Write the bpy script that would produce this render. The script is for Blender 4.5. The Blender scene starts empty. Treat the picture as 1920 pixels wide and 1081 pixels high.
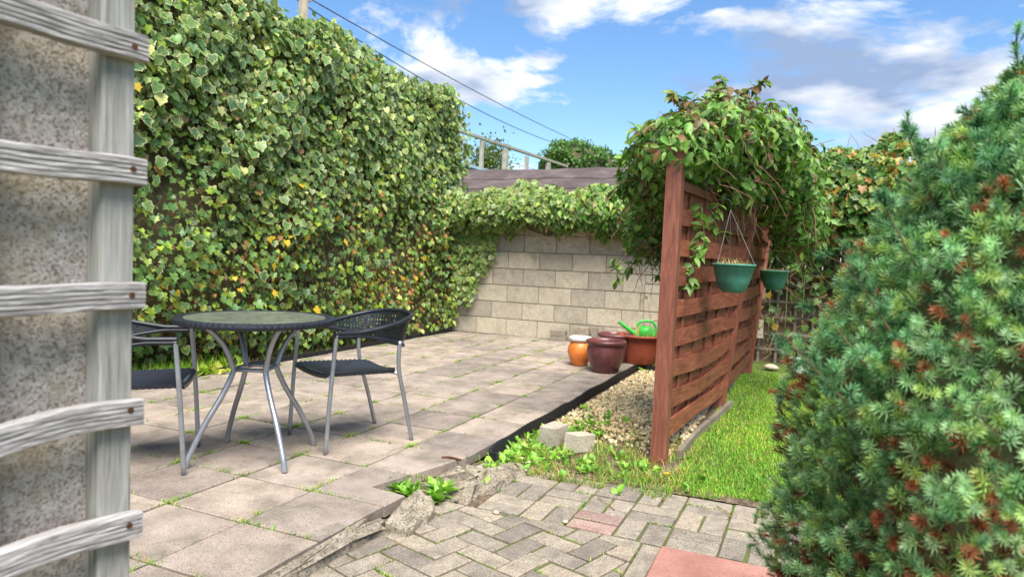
import bpy, math, random
import numpy as np
from mathutils import Vector, Matrix

# ------------------------------------------------------------------ camera, sky, sun, exposure
scn = bpy.context.scene
EYE = np.array([-1.556, -1.960, 1.06])
FPX, PITCH, ROLL = 1275.0, 0.0472, 0.038
HEAD = np.array([0.91586569, 0.4014848, 0.0])              # level view direction; X runs along the patio, Y to its left
_right = np.array([HEAD[1], -HEAD[0], 0.0])
_f = HEAD * math.cos(PITCH) + np.array([0, 0, -math.sin(PITCH)])
_u = np.cross(_right, _f)
CR = math.cos(ROLL) * _right + math.sin(ROLL) * _u
CU = -math.sin(ROLL) * _right + math.cos(ROLL) * _u
cam = bpy.data.cameras.new('camera'); camo = bpy.data.objects.new('camera', cam)
scn.collection.objects.link(camo); scn.camera = camo
camo.matrix_world = Matrix(((CR[0], CU[0], -_f[0], EYE[0]), (CR[1], CU[1], -_f[1], EYE[1]), (CR[2], CU[2], -_f[2], EYE[2]), (0, 0, 0, 1)))
cam.sensor_width = 36; cam.lens = FPX / 1920 * 36; cam.clip_start = .05; cam.clip_end = 3000
cam.dof.use_dof = True; cam.dof.focus_distance = 2.6; cam.dof.aperture_fstop = 4.8

SUN_EL, SUN_AZ = math.radians(58), math.radians(214)     # azimuth measured from +X counter-clockwise: where the sun stands
sun = bpy.data.lights.new('sun', 'SUN'); suno = bpy.data.objects.new('sun', sun); scn.collection.objects.link(suno)
sun.energy = 3.4; sun.angle = math.radians(38); sun.color = (1, .95, .87)
sd = Vector((math.cos(SUN_EL) * math.cos(SUN_AZ), math.cos(SUN_EL) * math.sin(SUN_AZ), math.sin(SUN_EL)))
suno.rotation_euler = sd.to_track_quat('Z', 'Y').to_euler(); suno.location = (0, 0, 8)

world = bpy.data.worlds.new('World'); scn.world = world; world.use_nodes = True
wn, wl = world.node_tree.nodes, world.node_tree.links
wn.clear()
wout = wn.new('ShaderNodeOutputWorld'); wbg = wn.new('ShaderNodeBackground'); wbg.inputs['Strength'].default_value = .10
sky = wn.new('ShaderNodeTexSky'); sky.sky_type = 'NISHITA'; sky.sun_disc = False
sky.sun_elevation = SUN_EL; sky.sun_rotation = math.pi / 2 - SUN_AZ; sky.air_density = 1.0; sky.dust_density = .2; sky.ozone_density = 4.0
wtc = wn.new('ShaderNodeTexCoord'); wmap = wn.new('ShaderNodeMapping'); wl.new(wtc.outputs['Generated'], wmap.inputs['Vector'])
wmap.inputs['Scale'].default_value = (1, 1, 2.8); wmap.inputs['Location'].default_value = (-4.2, 6.1, .9); wmap.inputs['Rotation'].default_value = (0, 0, math.radians(-6))
wno = wn.new('ShaderNodeTexNoise'); wno.inputs['Scale'].default_value = 2.6; wno.inputs['Detail'].default_value = 10; wno.inputs['Roughness'].default_value = .6; wno.inputs['Distortion'].default_value = .35
wl.new(wmap.outputs[0], wno.inputs['Vector'])
wr = wn.new('ShaderNodeValToRGB'); wr.color_ramp.elements[0].position = .49; wr.color_ramp.elements[1].position = .56
wl.new(wno.outputs['Fac'], wr.inputs['Fac'])
wno2 = wn.new('ShaderNodeTexNoise'); wno2.inputs['Scale'].default_value = 3.4; wno2.inputs['Detail'].default_value = 5
wl.new(wmap.outputs[0], wno2.inputs['Vector'])
wr2 = wn.new('ShaderNodeValToRGB'); wr2.color_ramp.elements[0].position = .42; wr2.color_ramp.elements[1].position = .54
wr2.color_ramp.elements[0].color = (1.5, 2.0, 3.0, 1); wr2.color_ramp.elements[1].color = (4.6, 4.7, 4.9, 1)
wl.new(wno2.outputs['Fac'], wr2.inputs['Fac'])
wmix = wn.new('ShaderNodeMix'); wmix.data_type = 'RGBA'
whs = wn.new('ShaderNodeHueSaturation'); whs.inputs['Saturation'].default_value = 1.12; whs.inputs['Value'].default_value = .85; wl.new(sky.outputs['Color'], whs.inputs['Color'])
wl.new(wr.outputs['Color'], wmix.inputs['Factor']); wl.new(whs.outputs['Color'], wmix.inputs[6]); wl.new(wr2.outputs['Color'], wmix.inputs[7])
wl.new(wmix.outputs[2], wbg.inputs['Color']); wl.new(wbg.outputs[0], wout.inputs['Surface'])
scn.view_settings.view_transform = 'Standard'; scn.view_settings.look = 'None'; scn.view_settings.gamma = 1
scn.view_settings.exposure = 1.33; scn.view_settings.use_curve_mapping = False
scn.render.engine = 'CYCLES'

# ------------------------------------------------------------------ helpers
def ray(u, v): return _f + CR * (u - 960) / FPX - CU * (v - 540.5) / FPX
def P(u, v, z=0.0):                                        # photo pixel -> point on the level z
    d = ray(u, v); return EYE + d * ((z - EYE[2]) / d[2])
def DP(u, v, depth): return EYE + ray(u, v) * depth      # photo pixel at a known distance
def C(xc, yc, z=0):                                        # camera-aligned metres -> world
    return np.array([EYE[0], EYE[1], 0]) + _right * xc + HEAD * yc + np.array([0, 0, z])

rng = np.random.default_rng(7); random.seed(7)
col = scn.collection
def tag(o, label=None, cat=None, group=None, kind=None):
    if label: o['label'] = label
    if cat: o['category'] = cat
    if group: o['group'] = group
    if kind: o['kind'] = kind
    return o
def empty(name, loc=(0, 0, 0), rz=0):
    o = bpy.data.objects.new(name, None); col.objects.link(o); o.location = loc; o.rotation_euler = (0, 0, rz); o.empty_display_size = .1
    return o
def mesh_obj(name, verts, faces, mat, parent=None, smooth=False, colors=None, loc=None):
    me = bpy.data.meshes.new(name)
    verts = np.asarray(verts, dtype=np.float32).reshape(-1, 3)
    if isinstance(faces, np.ndarray) and faces.ndim == 2:
        n, k = faces.shape
        me.vertices.add(len(verts)); me.vertices.foreach_set('co', verts.ravel())
        me.loops.add(n * k); me.loops.foreach_set('vertex_index', faces.ravel().astype(np.int32))
        me.polygons.add(n); me.polygons.foreach_set('loop_start', (np.arange(n) * k).astype(np.int32))
        me.update(calc_edges=True)
    else:
        me.from_pydata([tuple(map(float, v)) for v in verts], [], [tuple(int(i) for i in f) for f in faces]); me.update()
    if colors is not None:
        at = me.color_attributes.new('tint', 'FLOAT_COLOR', 'POINT')
        c = np.ones((len(verts), 4), dtype=np.float32); c[:, :3] = colors; at.data.foreach_set('color', c.ravel())
    if smooth: me.polygons.foreach_set('use_smooth', np.ones(len(me.polygons), dtype=bool))
    if mat: me.materials.append(mat)
    o = bpy.data.objects.new(name, me); col.objects.link(o)
    if parent: o.parent = parent
    if loc is not None: o.location = loc
    return o
class MB:
    def __init__(s): s.v = []; s.f = []
    def add(s, vs, fs):
        b = len(s.v); s.v += [tuple(map(float, x)) for x in vs]; s.f += [tuple(b + i for i in f) for f in fs]; return s
    def box(s, lo, hi, ax=None):
        x0, y0, z0 = lo; x1, y1, z1 = hi
        return s.add([(x0,y0,z0),(x1,y0,z0),(x1,y1,z0),(x0,y1,z0),(x0,y0,z1),(x1,y0,z1),(x1,y1,z1),(x0,y1,z1)],
                     [(0,3,2,1),(4,5,6,7),(0,1,5,4),(1,2,6,5),(2,3,7,6),(3,0,4,7)])
    def tube(s, pts, r, n=8, caps=True):
        pts = [np.array(p, float) for p in pts]; rs = r if hasattr(r, '__len__') else [r] * len(pts)
        t = pts[1] - pts[0]; t /= np.linalg.norm(t) + 1e-9
        a = np.cross(t, [0, 0, 1.0]);
        if np.linalg.norm(a) < 1e-3: a = np.cross(t, [1.0, 0, 0])
        a /= np.linalg.norm(a); vs = []; m = len(pts)
        for i, p in enumerate(pts):
            t = pts[min(i + 1, m - 1)] - pts[max(i - 1, 0)]; t /= np.linalg.norm(t) + 1e-9
            a = a - t * (a @ t); a /= np.linalg.norm(a) + 1e-9; b = np.cross(t, a)
            for k in range(n):
                w = 2 * math.pi * k / n; vs.append(p + rs[i] * (math.cos(w) * a + math.sin(w) * b))
        fs = [(i * n + k, i * n + (k + 1) % n, (i + 1) * n + (k + 1) % n, (i + 1) * n + k) for i in range(m - 1) for k in range(n)]
        if caps: fs += [tuple(range(n - 1, -1, -1)), tuple((m - 1) * n + k for k in range(n))]
        return s.add(vs, fs)
    def lathe(s, prof, n=32, c=(0, 0, 0), flute=None):
        vs = []
        for j, (r, z) in enumerate(prof):
            for k in range(n):
                w = 2 * math.pi * k / n; rr = r * (1 + (flute[j] * (1 if k % 2 else -1) if flute else 0))
                vs.append((c[0] + rr * math.cos(w), c[1] + rr * math.sin(w), c[2] + z))
        m = len(prof)
        fs = [(i * n + k, i * n + (k + 1) % n, (i + 1) * n + (k + 1) % n, (i + 1) * n + k) for i in range(m - 1) for k in range(n)]
        fs += [tuple(range(n - 1, -1, -1))] + [tuple((m - 1) * n + k for k in range(n))]
        return s.add(vs, fs)
    def grid(s, g):                                        # g: [n][m] points
        n, m = len(g), len(g[0]); vs = [p for row in g for p in row]
        return s.add(vs, [(i * m + j, i * m + j + 1, (i + 1) * m + j + 1, (i + 1) * m + j) for i in range(n - 1) for j in range(m - 1)])
    def build(s, name, mat, parent=None, smooth=False, loc=None): return mesh_obj(name, s.v, s.f, mat, parent, smooth, None, loc)
def bez(p, n=14):                                          # Catmull-Rom through points
    p = [np.array(q, float) for q in p]; q = [2 * p[0] - p[1]] + p + [2 * p[-1] - p[-2]]; out = []
    for i in range(1, len(q) - 2):
        for k in range(n):
            t = k / n; a, b, c, d = q[i - 1], q[i], q[i + 1], q[i + 2]
            out.append(.5 * (2 * b + (c - a) * t + (2 * a - 5 * b + 4 * c - d) * t * t + (3 * b - 3 * c + d - a) * t ** 3))
    return out + [p[-1]]
def inset(poly, d):
    n = len(poly); out = []
    for i in range(n):
        p0, p1, p2 = (np.array(poly[(i + k) % n], float) for k in (-1, 0, 1))
        e1 = p1 - p0; e2 = p2 - p1; e1 /= np.linalg.norm(e1); e2 /= np.linalg.norm(e2)
        n1 = np.array([-e1[1], e1[0]]); n2 = np.array([-e2[1], e2[0]]); b = n1 + n2
        out.append(p1 + b * d / max(.35, (b @ b) / 2))
    return out
def prism(name, poly, z0, z1, mat, parent, bev=.004, jit=0.0, tilt=0.0):
    """flat stone with a worn (bevelled) top edge; poly counter-clockwise"""
    p = [np.array(q, float) for q in poly]; c = sum(p) / len(p)
    p = [q - c for q in p]
    if jit: p = [q + rng.normal(0, jit, 2) for q in p]
    a = inset(p, bev); n = len(p); tx, ty = rng.normal(0, tilt, 2) if tilt else (0, 0)
    h = z1 - z0
    vs = [(q[0], q[1], 0) for q in p] + [(q[0], q[1], h - bev * .8 + q[0] * tx + q[1] * ty) for q in p] + [(q[0], q[1], h + q[0] * tx + q[1] * ty) for q in a]
    fs = [tuple(range(n - 1, -1, -1))] + [tuple(2 * n + k for k in range(n))]
    for L in (0, n): fs += [(L + k, L + (k + 1) % n, L + n + (k + 1) % n, L + n + k) for k in range(n)]
    return mesh_obj(name, vs, fs, mat, parent, loc=(c[0], c[1], z0))
def clip(poly, nx, ny, d):                                 # keep nx*x+ny*y<=d
    out = []; n = len(poly)
    for i in range(n):
        p, q = poly[i], poly[(i + 1) % n]; a = nx * p[0] + ny * p[1] - d; b = nx * q[0] + ny * q[1] - d
        if a <= 0: out.append(p)
        if a * b < 0: t = a / (a - b); out.append((p[0] + t * (q[0] - p[0]), p[1] + t * (q[1] - p[1])))
    return out
def area(p): return .5 * sum(p[i][0] * p[(i + 1) % len(p)][1] - p[(i + 1) % len(p)][0] * p[i][1] for i in range(len(p))) if len(p) > 2 else 0

# ------------------------------------------------------------------ materials
def newmat(name):
    m = bpy.data.materials.new(name); m.use_nodes = True; nt = m.node_tree; b = nt.nodes['Principled BSDF']; return m, nt, b
def ramp(nt, stops):
    r = nt.nodes.new('ShaderNodeValToRGB'); e = r.color_ramp.elements
    while len(e) > 1: e.remove(e[0])
    e[0].position = stops[0][0]; e[0].color = (*stops[0][1], 1)
    for p, c in stops[1:]: q = e.new(p); q.color = (*c, 1)
    return r
def noise(nt, vec, scale, detail=4, rough=.6, dist=0):
    n = nt.nodes.new('ShaderNodeTexNoise'); n.inputs['Scale'].default_value = scale; n.inputs['Detail'].default_value = detail
    n.inputs['Roughness'].default_value = rough; n.inputs['Distortion'].default_value = dist; nt.links.new(vec, n.inputs['Vector']); return n
def mixc(nt, mode, fac, a, b):
    m = nt.nodes.new('ShaderNodeMix'); m.data_type = 'RGBA'; m.blend_type = mode
    if isinstance(fac, (int, float)): m.inputs['Factor'].default_value = fac
    else: nt.links.new(fac, m.inputs['Factor'])
    for s, i in ((a, 6), (b, 7)):
        if isinstance(s, tuple): m.inputs[i].default_value = (*s, 1)
        else: nt.links.new(s, m.inputs[i])
    return m.outputs[2]
def coord(nt, stretch=(1, 1, 1), worldspace=False):
    tc = nt.nodes.new('ShaderNodeTexCoord'); mp = nt.nodes.new('ShaderNodeMapping'); mp.inputs['Scale'].default_value = stretch
    if worldspace:
        g = nt.nodes.new('ShaderNodeNewGeometry'); nt.links.new(g.outputs['Position'], mp.inputs['Vector']); return mp.outputs[0], None
    oi = nt.nodes.new('ShaderNodeObjectInfo'); ad = nt.nodes.new('ShaderNodeVectorMath'); ad.operation = 'MULTIPLY_ADD'
    sc = nt.nodes.new('ShaderNodeCombineXYZ')
    for k in range(3): nt.links.new(oi.outputs['Random'], sc.inputs[k])
    ad.inputs[1].default_value = (37, 53, 71); nt.links.new(sc.outputs[0], ad.inputs[0]); nt.links.new(tc.outputs['Object'], ad.inputs[2])
    nt.links.new(ad.outputs[0], mp.inputs['Vector']); return mp.outputs[0], oi.outputs['Random']
def stone(name, base, dark, light, speck=None, speck_scale=260, speck_amt=.5, stain=None, stain_scale=2.5, rough=.9, bump=.25, bscale=220, vary=.25, stretch=(1, 1, 1), big=6, worldspace=False):
    m, nt, b = newmat(name); v, rnd = coord(nt, stretch, worldspace)
    n1 = noise(nt, v, big, 6, .65); r1 = ramp(nt, [(.3, dark), (.5, base), (.72, light)]); nt.links.new(n1.outputs['Fac'], r1.inputs['Fac']); c = r1.outputs['Color']
    if speck:
        n2 = noise(nt, v, speck_scale, 2, .5); r2 = ramp(nt, [(.40, (1, 1, 1)), (.47, (0, 0, 0))]); nt.links.new(n2.outputs['Fac'], r2.inputs['Fac'])
        ml = nt.nodes.new('ShaderNodeMath'); ml.operation = 'MULTIPLY'; ml.inputs[1].default_value = speck_amt; nt.links.new(r2.outputs['Color'], ml.inputs[0])
        c = mixc(nt, 'MIX', ml.outputs[0], c, speck)
    if stain:
        n3 = noise(nt, v, stain_scale, 7, .7, .4); r3 = ramp(nt, [(.50, (0, 0, 0)), (.70, (.75, .75, .75))]); nt.links.new(n3.outputs['Fac'], r3.inputs['Fac'])
        c = mixc(nt, 'MIX', r3.outputs['Color'], c, stain)
    if rnd is not None and vary:
        r4 = ramp(nt, [(0, (1 - vary, 1 - vary, 1 - vary * .9)), (.5, (1, 1, 1)), (1, (1 + vary * .4, 1 + vary * .3, 1 + vary * .2))]); nt.links.new(rnd, r4.inputs['Fac'])
        c = mixc(nt, 'MULTIPLY', 1.0, c, r4.outputs['Color'])
    nt.links.new(c, b.inputs['Base Color']); b.inputs['Roughness'].default_value = rough; b.inputs['Specular IOR Level'].default_value = .25
    n5 = noise(nt, v, bscale, 4, .7); bp = nt.nodes.new('ShaderNodeBump'); bp.inputs['Strength'].default_value = bump; bp.inputs['Distance'].default_value = .004
    nt.links.new(n5.outputs['Fac'], bp.inputs['Height']); nt.links.new(bp.outputs[0], b.inputs['Normal'])
    return m
def wood(name, base, dark, light, along=(3, 60, 60), rough=.75, vary=.15, bump=.3, spec=.25):
    m, nt, b = newmat(name); v, rnd = coord(nt, along); n1 = noise(nt, v, 1.0, 6, .65, .6)
    r1 = ramp(nt, [(.28, dark), (.5, base), (.75, light)]); nt.links.new(n1.outputs['Fac'], r1.inputs['Fac']); c = r1.outputs['Color']
    r4 = ramp(nt, [(0, (1 - vary,) * 3), (1, (1 + vary * .6,) * 3)]); nt.links.new(rnd, r4.inputs['Fac']); c = mixc(nt, 'MULTIPLY', 1.0, c, r4.outputs['Color'])
    nt.links.new(c, b.inputs['Base Color']); b.inputs['Roughness'].default_value = rough; b.inputs['Specular IOR Level'].default_value = spec
    bp = nt.nodes.new('ShaderNodeBump'); bp.inputs['Strength'].default_value = bump; bp.inputs['Distance'].default_value = .003
    nt.links.new(n1.outputs['Fac'], bp.inputs['Height']); nt.links.new(bp.outputs[0], b.inputs['Normal']); return m
def leafmat(name, trans=.3, rough=.42, spec=.45):
    m, nt, b = newmat(name); at = nt.nodes.new('ShaderNodeAttribute'); at.attribute_name = 'tint'
    g = nt.nodes.new('ShaderNodeNewGeometry'); n1 = noise(nt, g.outputs['Position'], 45, 3, .6); r1 = ramp(nt, [(.3, (.88, .84, .74)), (.7, (1.5, 1.4, 1.12))]); nt.links.new(n1.outputs['Fac'], r1.inputs['Fac'])
    c = mixc(nt, 'MULTIPLY', 1.0, at.outputs['Color'], r1.outputs['Color'])
    nt.links.new(c, b.inputs['Base Color']); b.inputs['Roughness'].default_value = rough; b.inputs['Specular IOR Level'].default_value = spec
    t = nt.nodes.new('ShaderNodeBsdfTranslucent'); nt.links.new(mixc(nt, 'MULTIPLY', 1.0, c, (1.1, 1.25, .6)), t.inputs['Color'])
    ms = nt.nodes.new('ShaderNodeMixShader'); ms.inputs[0].default_value = trans; nt.links.new(b.outputs[0], ms.inputs[1]); nt.links.new(t.outputs[0], ms.inputs[2])
    nt.links.new(ms.outputs[0], nt.nodes['Material Output'].inputs['Surface']); return m
def plain(name, c, rough=.5, metal=0, spec=.5, bump=0, bscale=80, vary=.2, wear=None, wamt=.62):
    m, nt, b = newmat(name); v, rnd = coord(nt); n1 = noise(nt, v, 14, 5, .65)
    r1 = ramp(nt, [(.3, tuple(x * (1 - vary) for x in c)), (.7, tuple(min(1, x * (1 + vary)) for x in c))]); nt.links.new(n1.outputs['Fac'], r1.inputs['Fac'])
    cw = r1.outputs['Color']
    if wear:
        nw = noise(nt, v, 16, 7, .7); rw = ramp(nt, [(wamt, (0, 0, 0)), (wamt + .03, (1, 1, 1))]); nt.links.new(nw.outputs['Fac'], rw.inputs['Fac']); cw = mixc(nt, 'MIX', rw.outputs['Color'], cw, wear)
        nw2 = noise(nt, v, 5, 6, .7); rw2 = ramp(nt, [(.45, (1, 1, 1)), (.7, (.62, .58, .52))]); nt.links.new(nw2.outputs['Fac'], rw2.inputs['Fac']); cw = mixc(nt, 'MULTIPLY', 1.0, cw, rw2.outputs['Color'])
    nt.links.new(cw, b.inputs['Base Color']); b.inputs['Metallic'].default_value = metal; b.inputs['Specular IOR Level'].default_value = spec
    rr = nt.nodes.new('ShaderNodeMapRange'); rr.inputs['To Min'].default_value = max(.02, rough - .12); rr.inputs['To Max'].default_value = min(1, rough + .12)
    nt.links.new(n1.outputs['Fac'], rr.inputs['Value']); nt.links.new(rr.outputs[0], b.inputs['Roughness'])
    if bump:
        n2 = noise(nt, v, bscale, 4, .6); bp = nt.nodes.new('ShaderNodeBump'); bp.inputs['Strength'].default_value = bump; bp.inputs['Distance'].default_value = .003
        nt.links.new(n2.outputs['Fac'], bp.inputs['Height']); nt.links.new(bp.outputs[0], b.inputs['Normal'])
    return m
M = {}
M['slab'] = stone('slab_pink', (.35, .29, .24), (.215, .18, .148), (.45, .38, .32), speck=(.12, .085, .075), speck_scale=210, speck_amt=.6, stain=(.13, .12, .085), stain_scale=4.2, vary=.26, big=5)
M['paver'] = stone('paver_grey', (.33, .28, .22), (.20, .17, .135), (.45, .39, .305), speck=(.08, .07, .06), speck_scale=190, speck_amt=.7, stain=(.13, .12, .09), stain_scale=9, vary=.34, big=9, bump=.5, bscale=160)
M['paver_pink'] = stone('paver_pink', (.33, .22, .185), (.21, .14, .12), (.42, .30, .25), speck=(.09, .06, .05), speck_scale=190, speck_amt=.7, vary=.2, bump=.5, bscale=160)
M['red_slab'] = stone('slab_red', (.38, .185, .145), (.28, .13, .10), (.47, .25, .20), speck=(.18, .07, .06), speck_scale=230, speck_amt=.5, vary=.05, bump=.4)
M['block'] = stone('block_concrete', (.53, .47, .36), (.40, .35, .265), (.62, .56, .45), speck=(.16, .13, .10), speck_scale=120, speck_amt=.55, stain=(.27, .225, .145), stain_scale=4, vary=.26, big=4, bump=.5, bscale=110)
M['mortar'] = stone('mortar', (.33, .28, .2), (.22, .185, .14), (.42, .37, .28), vary=0, bump=.4)
M['concrete'] = stone('concrete_rough', (.31, .265, .2), (.13, .11, .075), (.46, .41, .33), speck=(.09, .075, .06), speck_scale=90, speck_amt=.7, stain=(.13, .11, .07), stain_scale=8, vary=.1, bump=.9, bscale=60, big=14)
M['render'] = stone('roughcast', (.46, .41, .36), (.27, .235, .205), (.62, .58, .54), speck=(.15, .12, .10), speck_scale=230, speck_amt=.75, stain=(.36, .29, .16), stain_scale=7, vary=0, bump=1.0, bscale=210, big=60)
M['bed'] = stone('joint_moss', (.10, .115, .03), (.07, .055, .03), (.12, .19, .035), vary=0, bump=.6, bscale=150, big=7, worldspace=True)
M['joint'] = stone('joint_soil', (.085, .075, .04), (.05, .042, .028), (.095, .125, .04), vary=0, bump=.6, bscale=150, big=3, worldspace=True)
M['soil'] = stone('soil', (.11, .075, .048), (.06, .042, .03), (.20, .15, .10), speck=(.30, .25, .18), speck_scale=70, speck_amt=.4, vary=0, bump=.9, bscale=50, big=8, worldspace=True)
M['turf'] = stone('turf_ground', (.08, .12, .025), (.07, .065, .03), (.11, .17, .03), vary=0, bump=.8, bscale=80, big=4, worldspace=True)
M['stonechip'] = stone('gravel_stone', (.50, .41, .28), (.32, .25, .17), (.66, .58, .44), vary=0, bump=.3, big=25, worldspace=True)
M['oldwood'] = wood('weathered_wood', (.36, .34, .33), (.13, .12, .115), (.58, .56, .55), along=(6, 210, 210), bump=.8, rough=.85)
M['oldpost'] = wood('weathered_post', (.30, .29, .265), (.16, .155, .125), (.42, .42, .40), along=(150, 150, 7), bump=.5, rough=.85)
M['brownwood'] = wood('brown_stained_wood', (.235, .066, .036), (.105, .030, .018), (.36, .125, .075), along=(5, 40, 40), rough=.55, spec=.4, vary=.3)
M['brownpost'] = wood('brown_stained_post', (.235, .076, .044), (.125, .04, .025), (.36, .14, .09), along=(40, 40, 5), rough=.55, spec=.4)
M['greywood'] = wood('grey_rail_wood', (.36, .34, .28), (.26, .24, .2), (.46, .43, .36), along=(8, 8, 8))
M['trellisw'] = wood('trellis_grey_wood', (.20, .165, .12), (.11, .09, .07), (.28, .24, .18), along=(8, 8, 8))
M['stem'] = wood('stem_bark', (.20, .125, .07), (.10, .06, .035), (.32, .22, .13), along=(20, 20, 20))
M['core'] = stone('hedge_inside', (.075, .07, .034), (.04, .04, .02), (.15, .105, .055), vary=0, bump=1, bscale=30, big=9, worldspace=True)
M['leaf'] = leafmat('leaf_tinted'); M['needle'] = leafmat('needle_tinted', .42, .55, .25)
M['juncore'] = stone('juniper_inside', (.12, .13, .065), (.06, .06, .03), (.20, .13, .075), vary=0, bump=1, bscale=40, big=14, worldspace=True); M['grass'] = leafmat('grass_blade', .35, .5, .3)
M['steel'] = plain('painted_steel', (.38, .40, .44), .38, .75, .5, vary=.12)
M['wicker'] = plain('black_wicker', (.014, .016, .024), .4, 0, .45, vary=.3)
M['glass'] = plain('dusty_glass', (.15, .16, .14), .2, 0, .8, vary=.4)
M['edging'] = plain('black_plastic_edging', (.018, .018, .02), .55, 0, .4)
M['greenpot'] = plain('green_plastic', (.075, .26, .205), .5, 0, .4, vary=.18, wear=(.16, .27, .2), wamt=.62)
M['cangreen'] = plain('bright_green_plastic', (.03, .46, .05), .35, 0, .5, vary=.1)
M['orange'] = plain('orange_glaze', (.68, .19, .035), .42, 0, .5, vary=.18, wear=(.75, .6, .48))
M['white'] = plain('white_glaze', (.68, .66, .6), .5, 0, .4, vary=.1)
M['plum'] = plain('plum_glaze', (.15, .05, .05), .36, 0, .5, vary=.3, wear=(.5, .38, .34), wamt=.68)
M['terra'] = plain('terracotta_plastic', (.33, .075, .04), .55, 0, .35, vary=.14, wear=(.45, .22, .15), wamt=.66)
M['rust'] = plain('rusty_nail', (.10, .035, .015), .7, .4)
M['wire'] = plain('thin_wire', (.35, .34, .32), .5, .6)
M['cable'] = plain('black_cable', (.05, .05, .055), .6)
M['dry'] = leafmat('dry_stalks', .2, .7, .2)
M['felt'] = stone('roof_felt', (.092, .07, .066), (.055, .042, .04), (.17, .14, .135), vary=0, bump=.5, bscale=90, big=2.2, rough=.8)
M['shedwood'] = wood('shed_boards', (.14, .09, .055), (.08, .05, .03), (.2, .13, .08), along=(3, 3, 40))
M['tealroof'] = plain('blue_grey_roof', (.22, .34, .36), .6)
M['farwall'] = plain('pale_render', (.55, .53, .48), .9)
M['pole'] = wood('utility_pole_wood', (.22, .19, .15), (.14, .12, .1), (.3, .26, .2), along=(10, 10, 3))
M['yellow'] = plain('yellow_petals', (.85, .60, .02), .5)

# ------------------------------------------------------------------ leaf and blade engines
def outline(pts, inner=.68, fold=.18, lift=0.0):
    """leaf template: x across, y along the leaf (0 = stalk), z up; margin ring + inner ring; returns verts, tri faces, margin weight"""
    n = len(pts); p = np.array([(x, y, 0) for x, y in pts], float); c = np.array([0, .45, 0]); q = c + (p - c) * inner
    V = np.vstack([[c], q, p]); V[:, 2] = np.abs(V[:, 0]) * fold - lift * (V[:, 1] ** 2)
    F = []
    for k in range(n):
        a, b = 1 + k, 1 + (k + 1) % n; F += [(0, a, b), (a, a + n, b), (b, a + n, b + n)]
    return V, np.array(F), np.r_[0, np.zeros(n), np.ones(n)]
IVY = outline([(0, .02), (.32, -.12), (.52, .12), (.36, .36), (.56, .58), (.27, .66), (0, 1.05), (-.27, .66), (-.56, .58), (-.36, .36), (-.52, .12), (-.32, -.12)], .70, .22, .12)
IVY2 = outline([(0, .02), (.30, -.10), (.50, .14), (.42, .36), (.46, .58), (.20, .74), (0, 1.0), (-.22, .72), (-.47, .56), (-.41, .34), (-.52, .12), (-.30, -.10)], .74, .2, .14)
def simple_leaf(w=.32, fold=.35, droop=.35):
    ys = [0, .22, .5, .78, 1.0]; ws = [0.02, w * .8, w, w * .55, 0.0]
    V = []; F = []
    for y, x in zip(ys, ws): V += [(-x, y, x * fold - droop * y * y), (0, y, -droop * y * y), (x, y, x * fold - droop * y * y)]
    for i in range(4):
        b = 3 * i
        for k in (0, 1): F += [(b + k, b + k + 1, b + k + 4), (b + k, b + k + 4, b + k + 3)]
    return np.array(V), np.array(F), np.zeros(len(V))
OVATE = simple_leaf(.235); SMALL = simple_leaf(.36, .3, .15)
def frames(nrm, tip, n, jit):
    """orientation: leaf z toward nrm, leaf y toward tip, jittered"""
    nrm = nrm + rng.normal(0, jit, (n, 3)); nrm /= np.linalg.norm(nrm, axis=1)[:, None]
    tip = tip + rng.normal(0, jit, (n, 3)); tip -= nrm * (tip * nrm).sum(1)[:, None]; tip /= np.linalg.norm(tip, axis=1)[:, None] + 1e-9
    x = np.cross(tip, nrm); return np.stack([x, tip, nrm], 2)
def scatter_mesh(tmpl, pos, R, size, cin, cmar=None):
    V, F, w = tmpl; n = len(pos); k = len(V)
    vs = np.einsum('nij,kj->nki', R, V) * size[:, None, None] + pos[:, None, :]
    cc = np.repeat(cin[:, None, :], k, 1)
    if cmar is not None:
        w = np.clip(w[None] * rng.uniform(.3, 1.3, (n, k)) + (1 - w[None]) * np.clip(rng.normal(-.1, .22, (n, k)), 0, .6), 0, 1); cc = cc * (1 - w)[:, :, None] + cmar[:, None, :] * w[:, :, None]
    if False: cc = cc * (1 - w)[None, :, None] + cmar[:, None, :] * w[None, :, None]
    fs = F[None] + (np.arange(n) * k)[:, None, None]
    return vs.reshape(-1, 3), fs.reshape(-1, 3), cc.reshape(-1, 3)
def join_parts(parts):
    off = 0; V = []; F = []; Cc = []
    for v, f, c in parts: V.append(v); F.append(f + off); Cc.append(c); off += len(v)
    return np.vstack(V), np.vstack(F), np.vstack(Cc)
def foliage(name, parts, mat, parent=None):
    v, f, c = join_parts(parts); return mesh_obj(name, v, f, mat, parent, colors=np.clip(c, 0, 1))
def pick(n, cols, probs, var=.22):
    cols = np.array(cols, float); i = rng.choice(len(cols), n, p=np.array(probs) / np.sum(probs))
    return cols[i] * rng.uniform(1 - var, 1 + var, (n, 1)) * rng.uniform(.93, 1.07, (n, 3)), i
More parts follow.
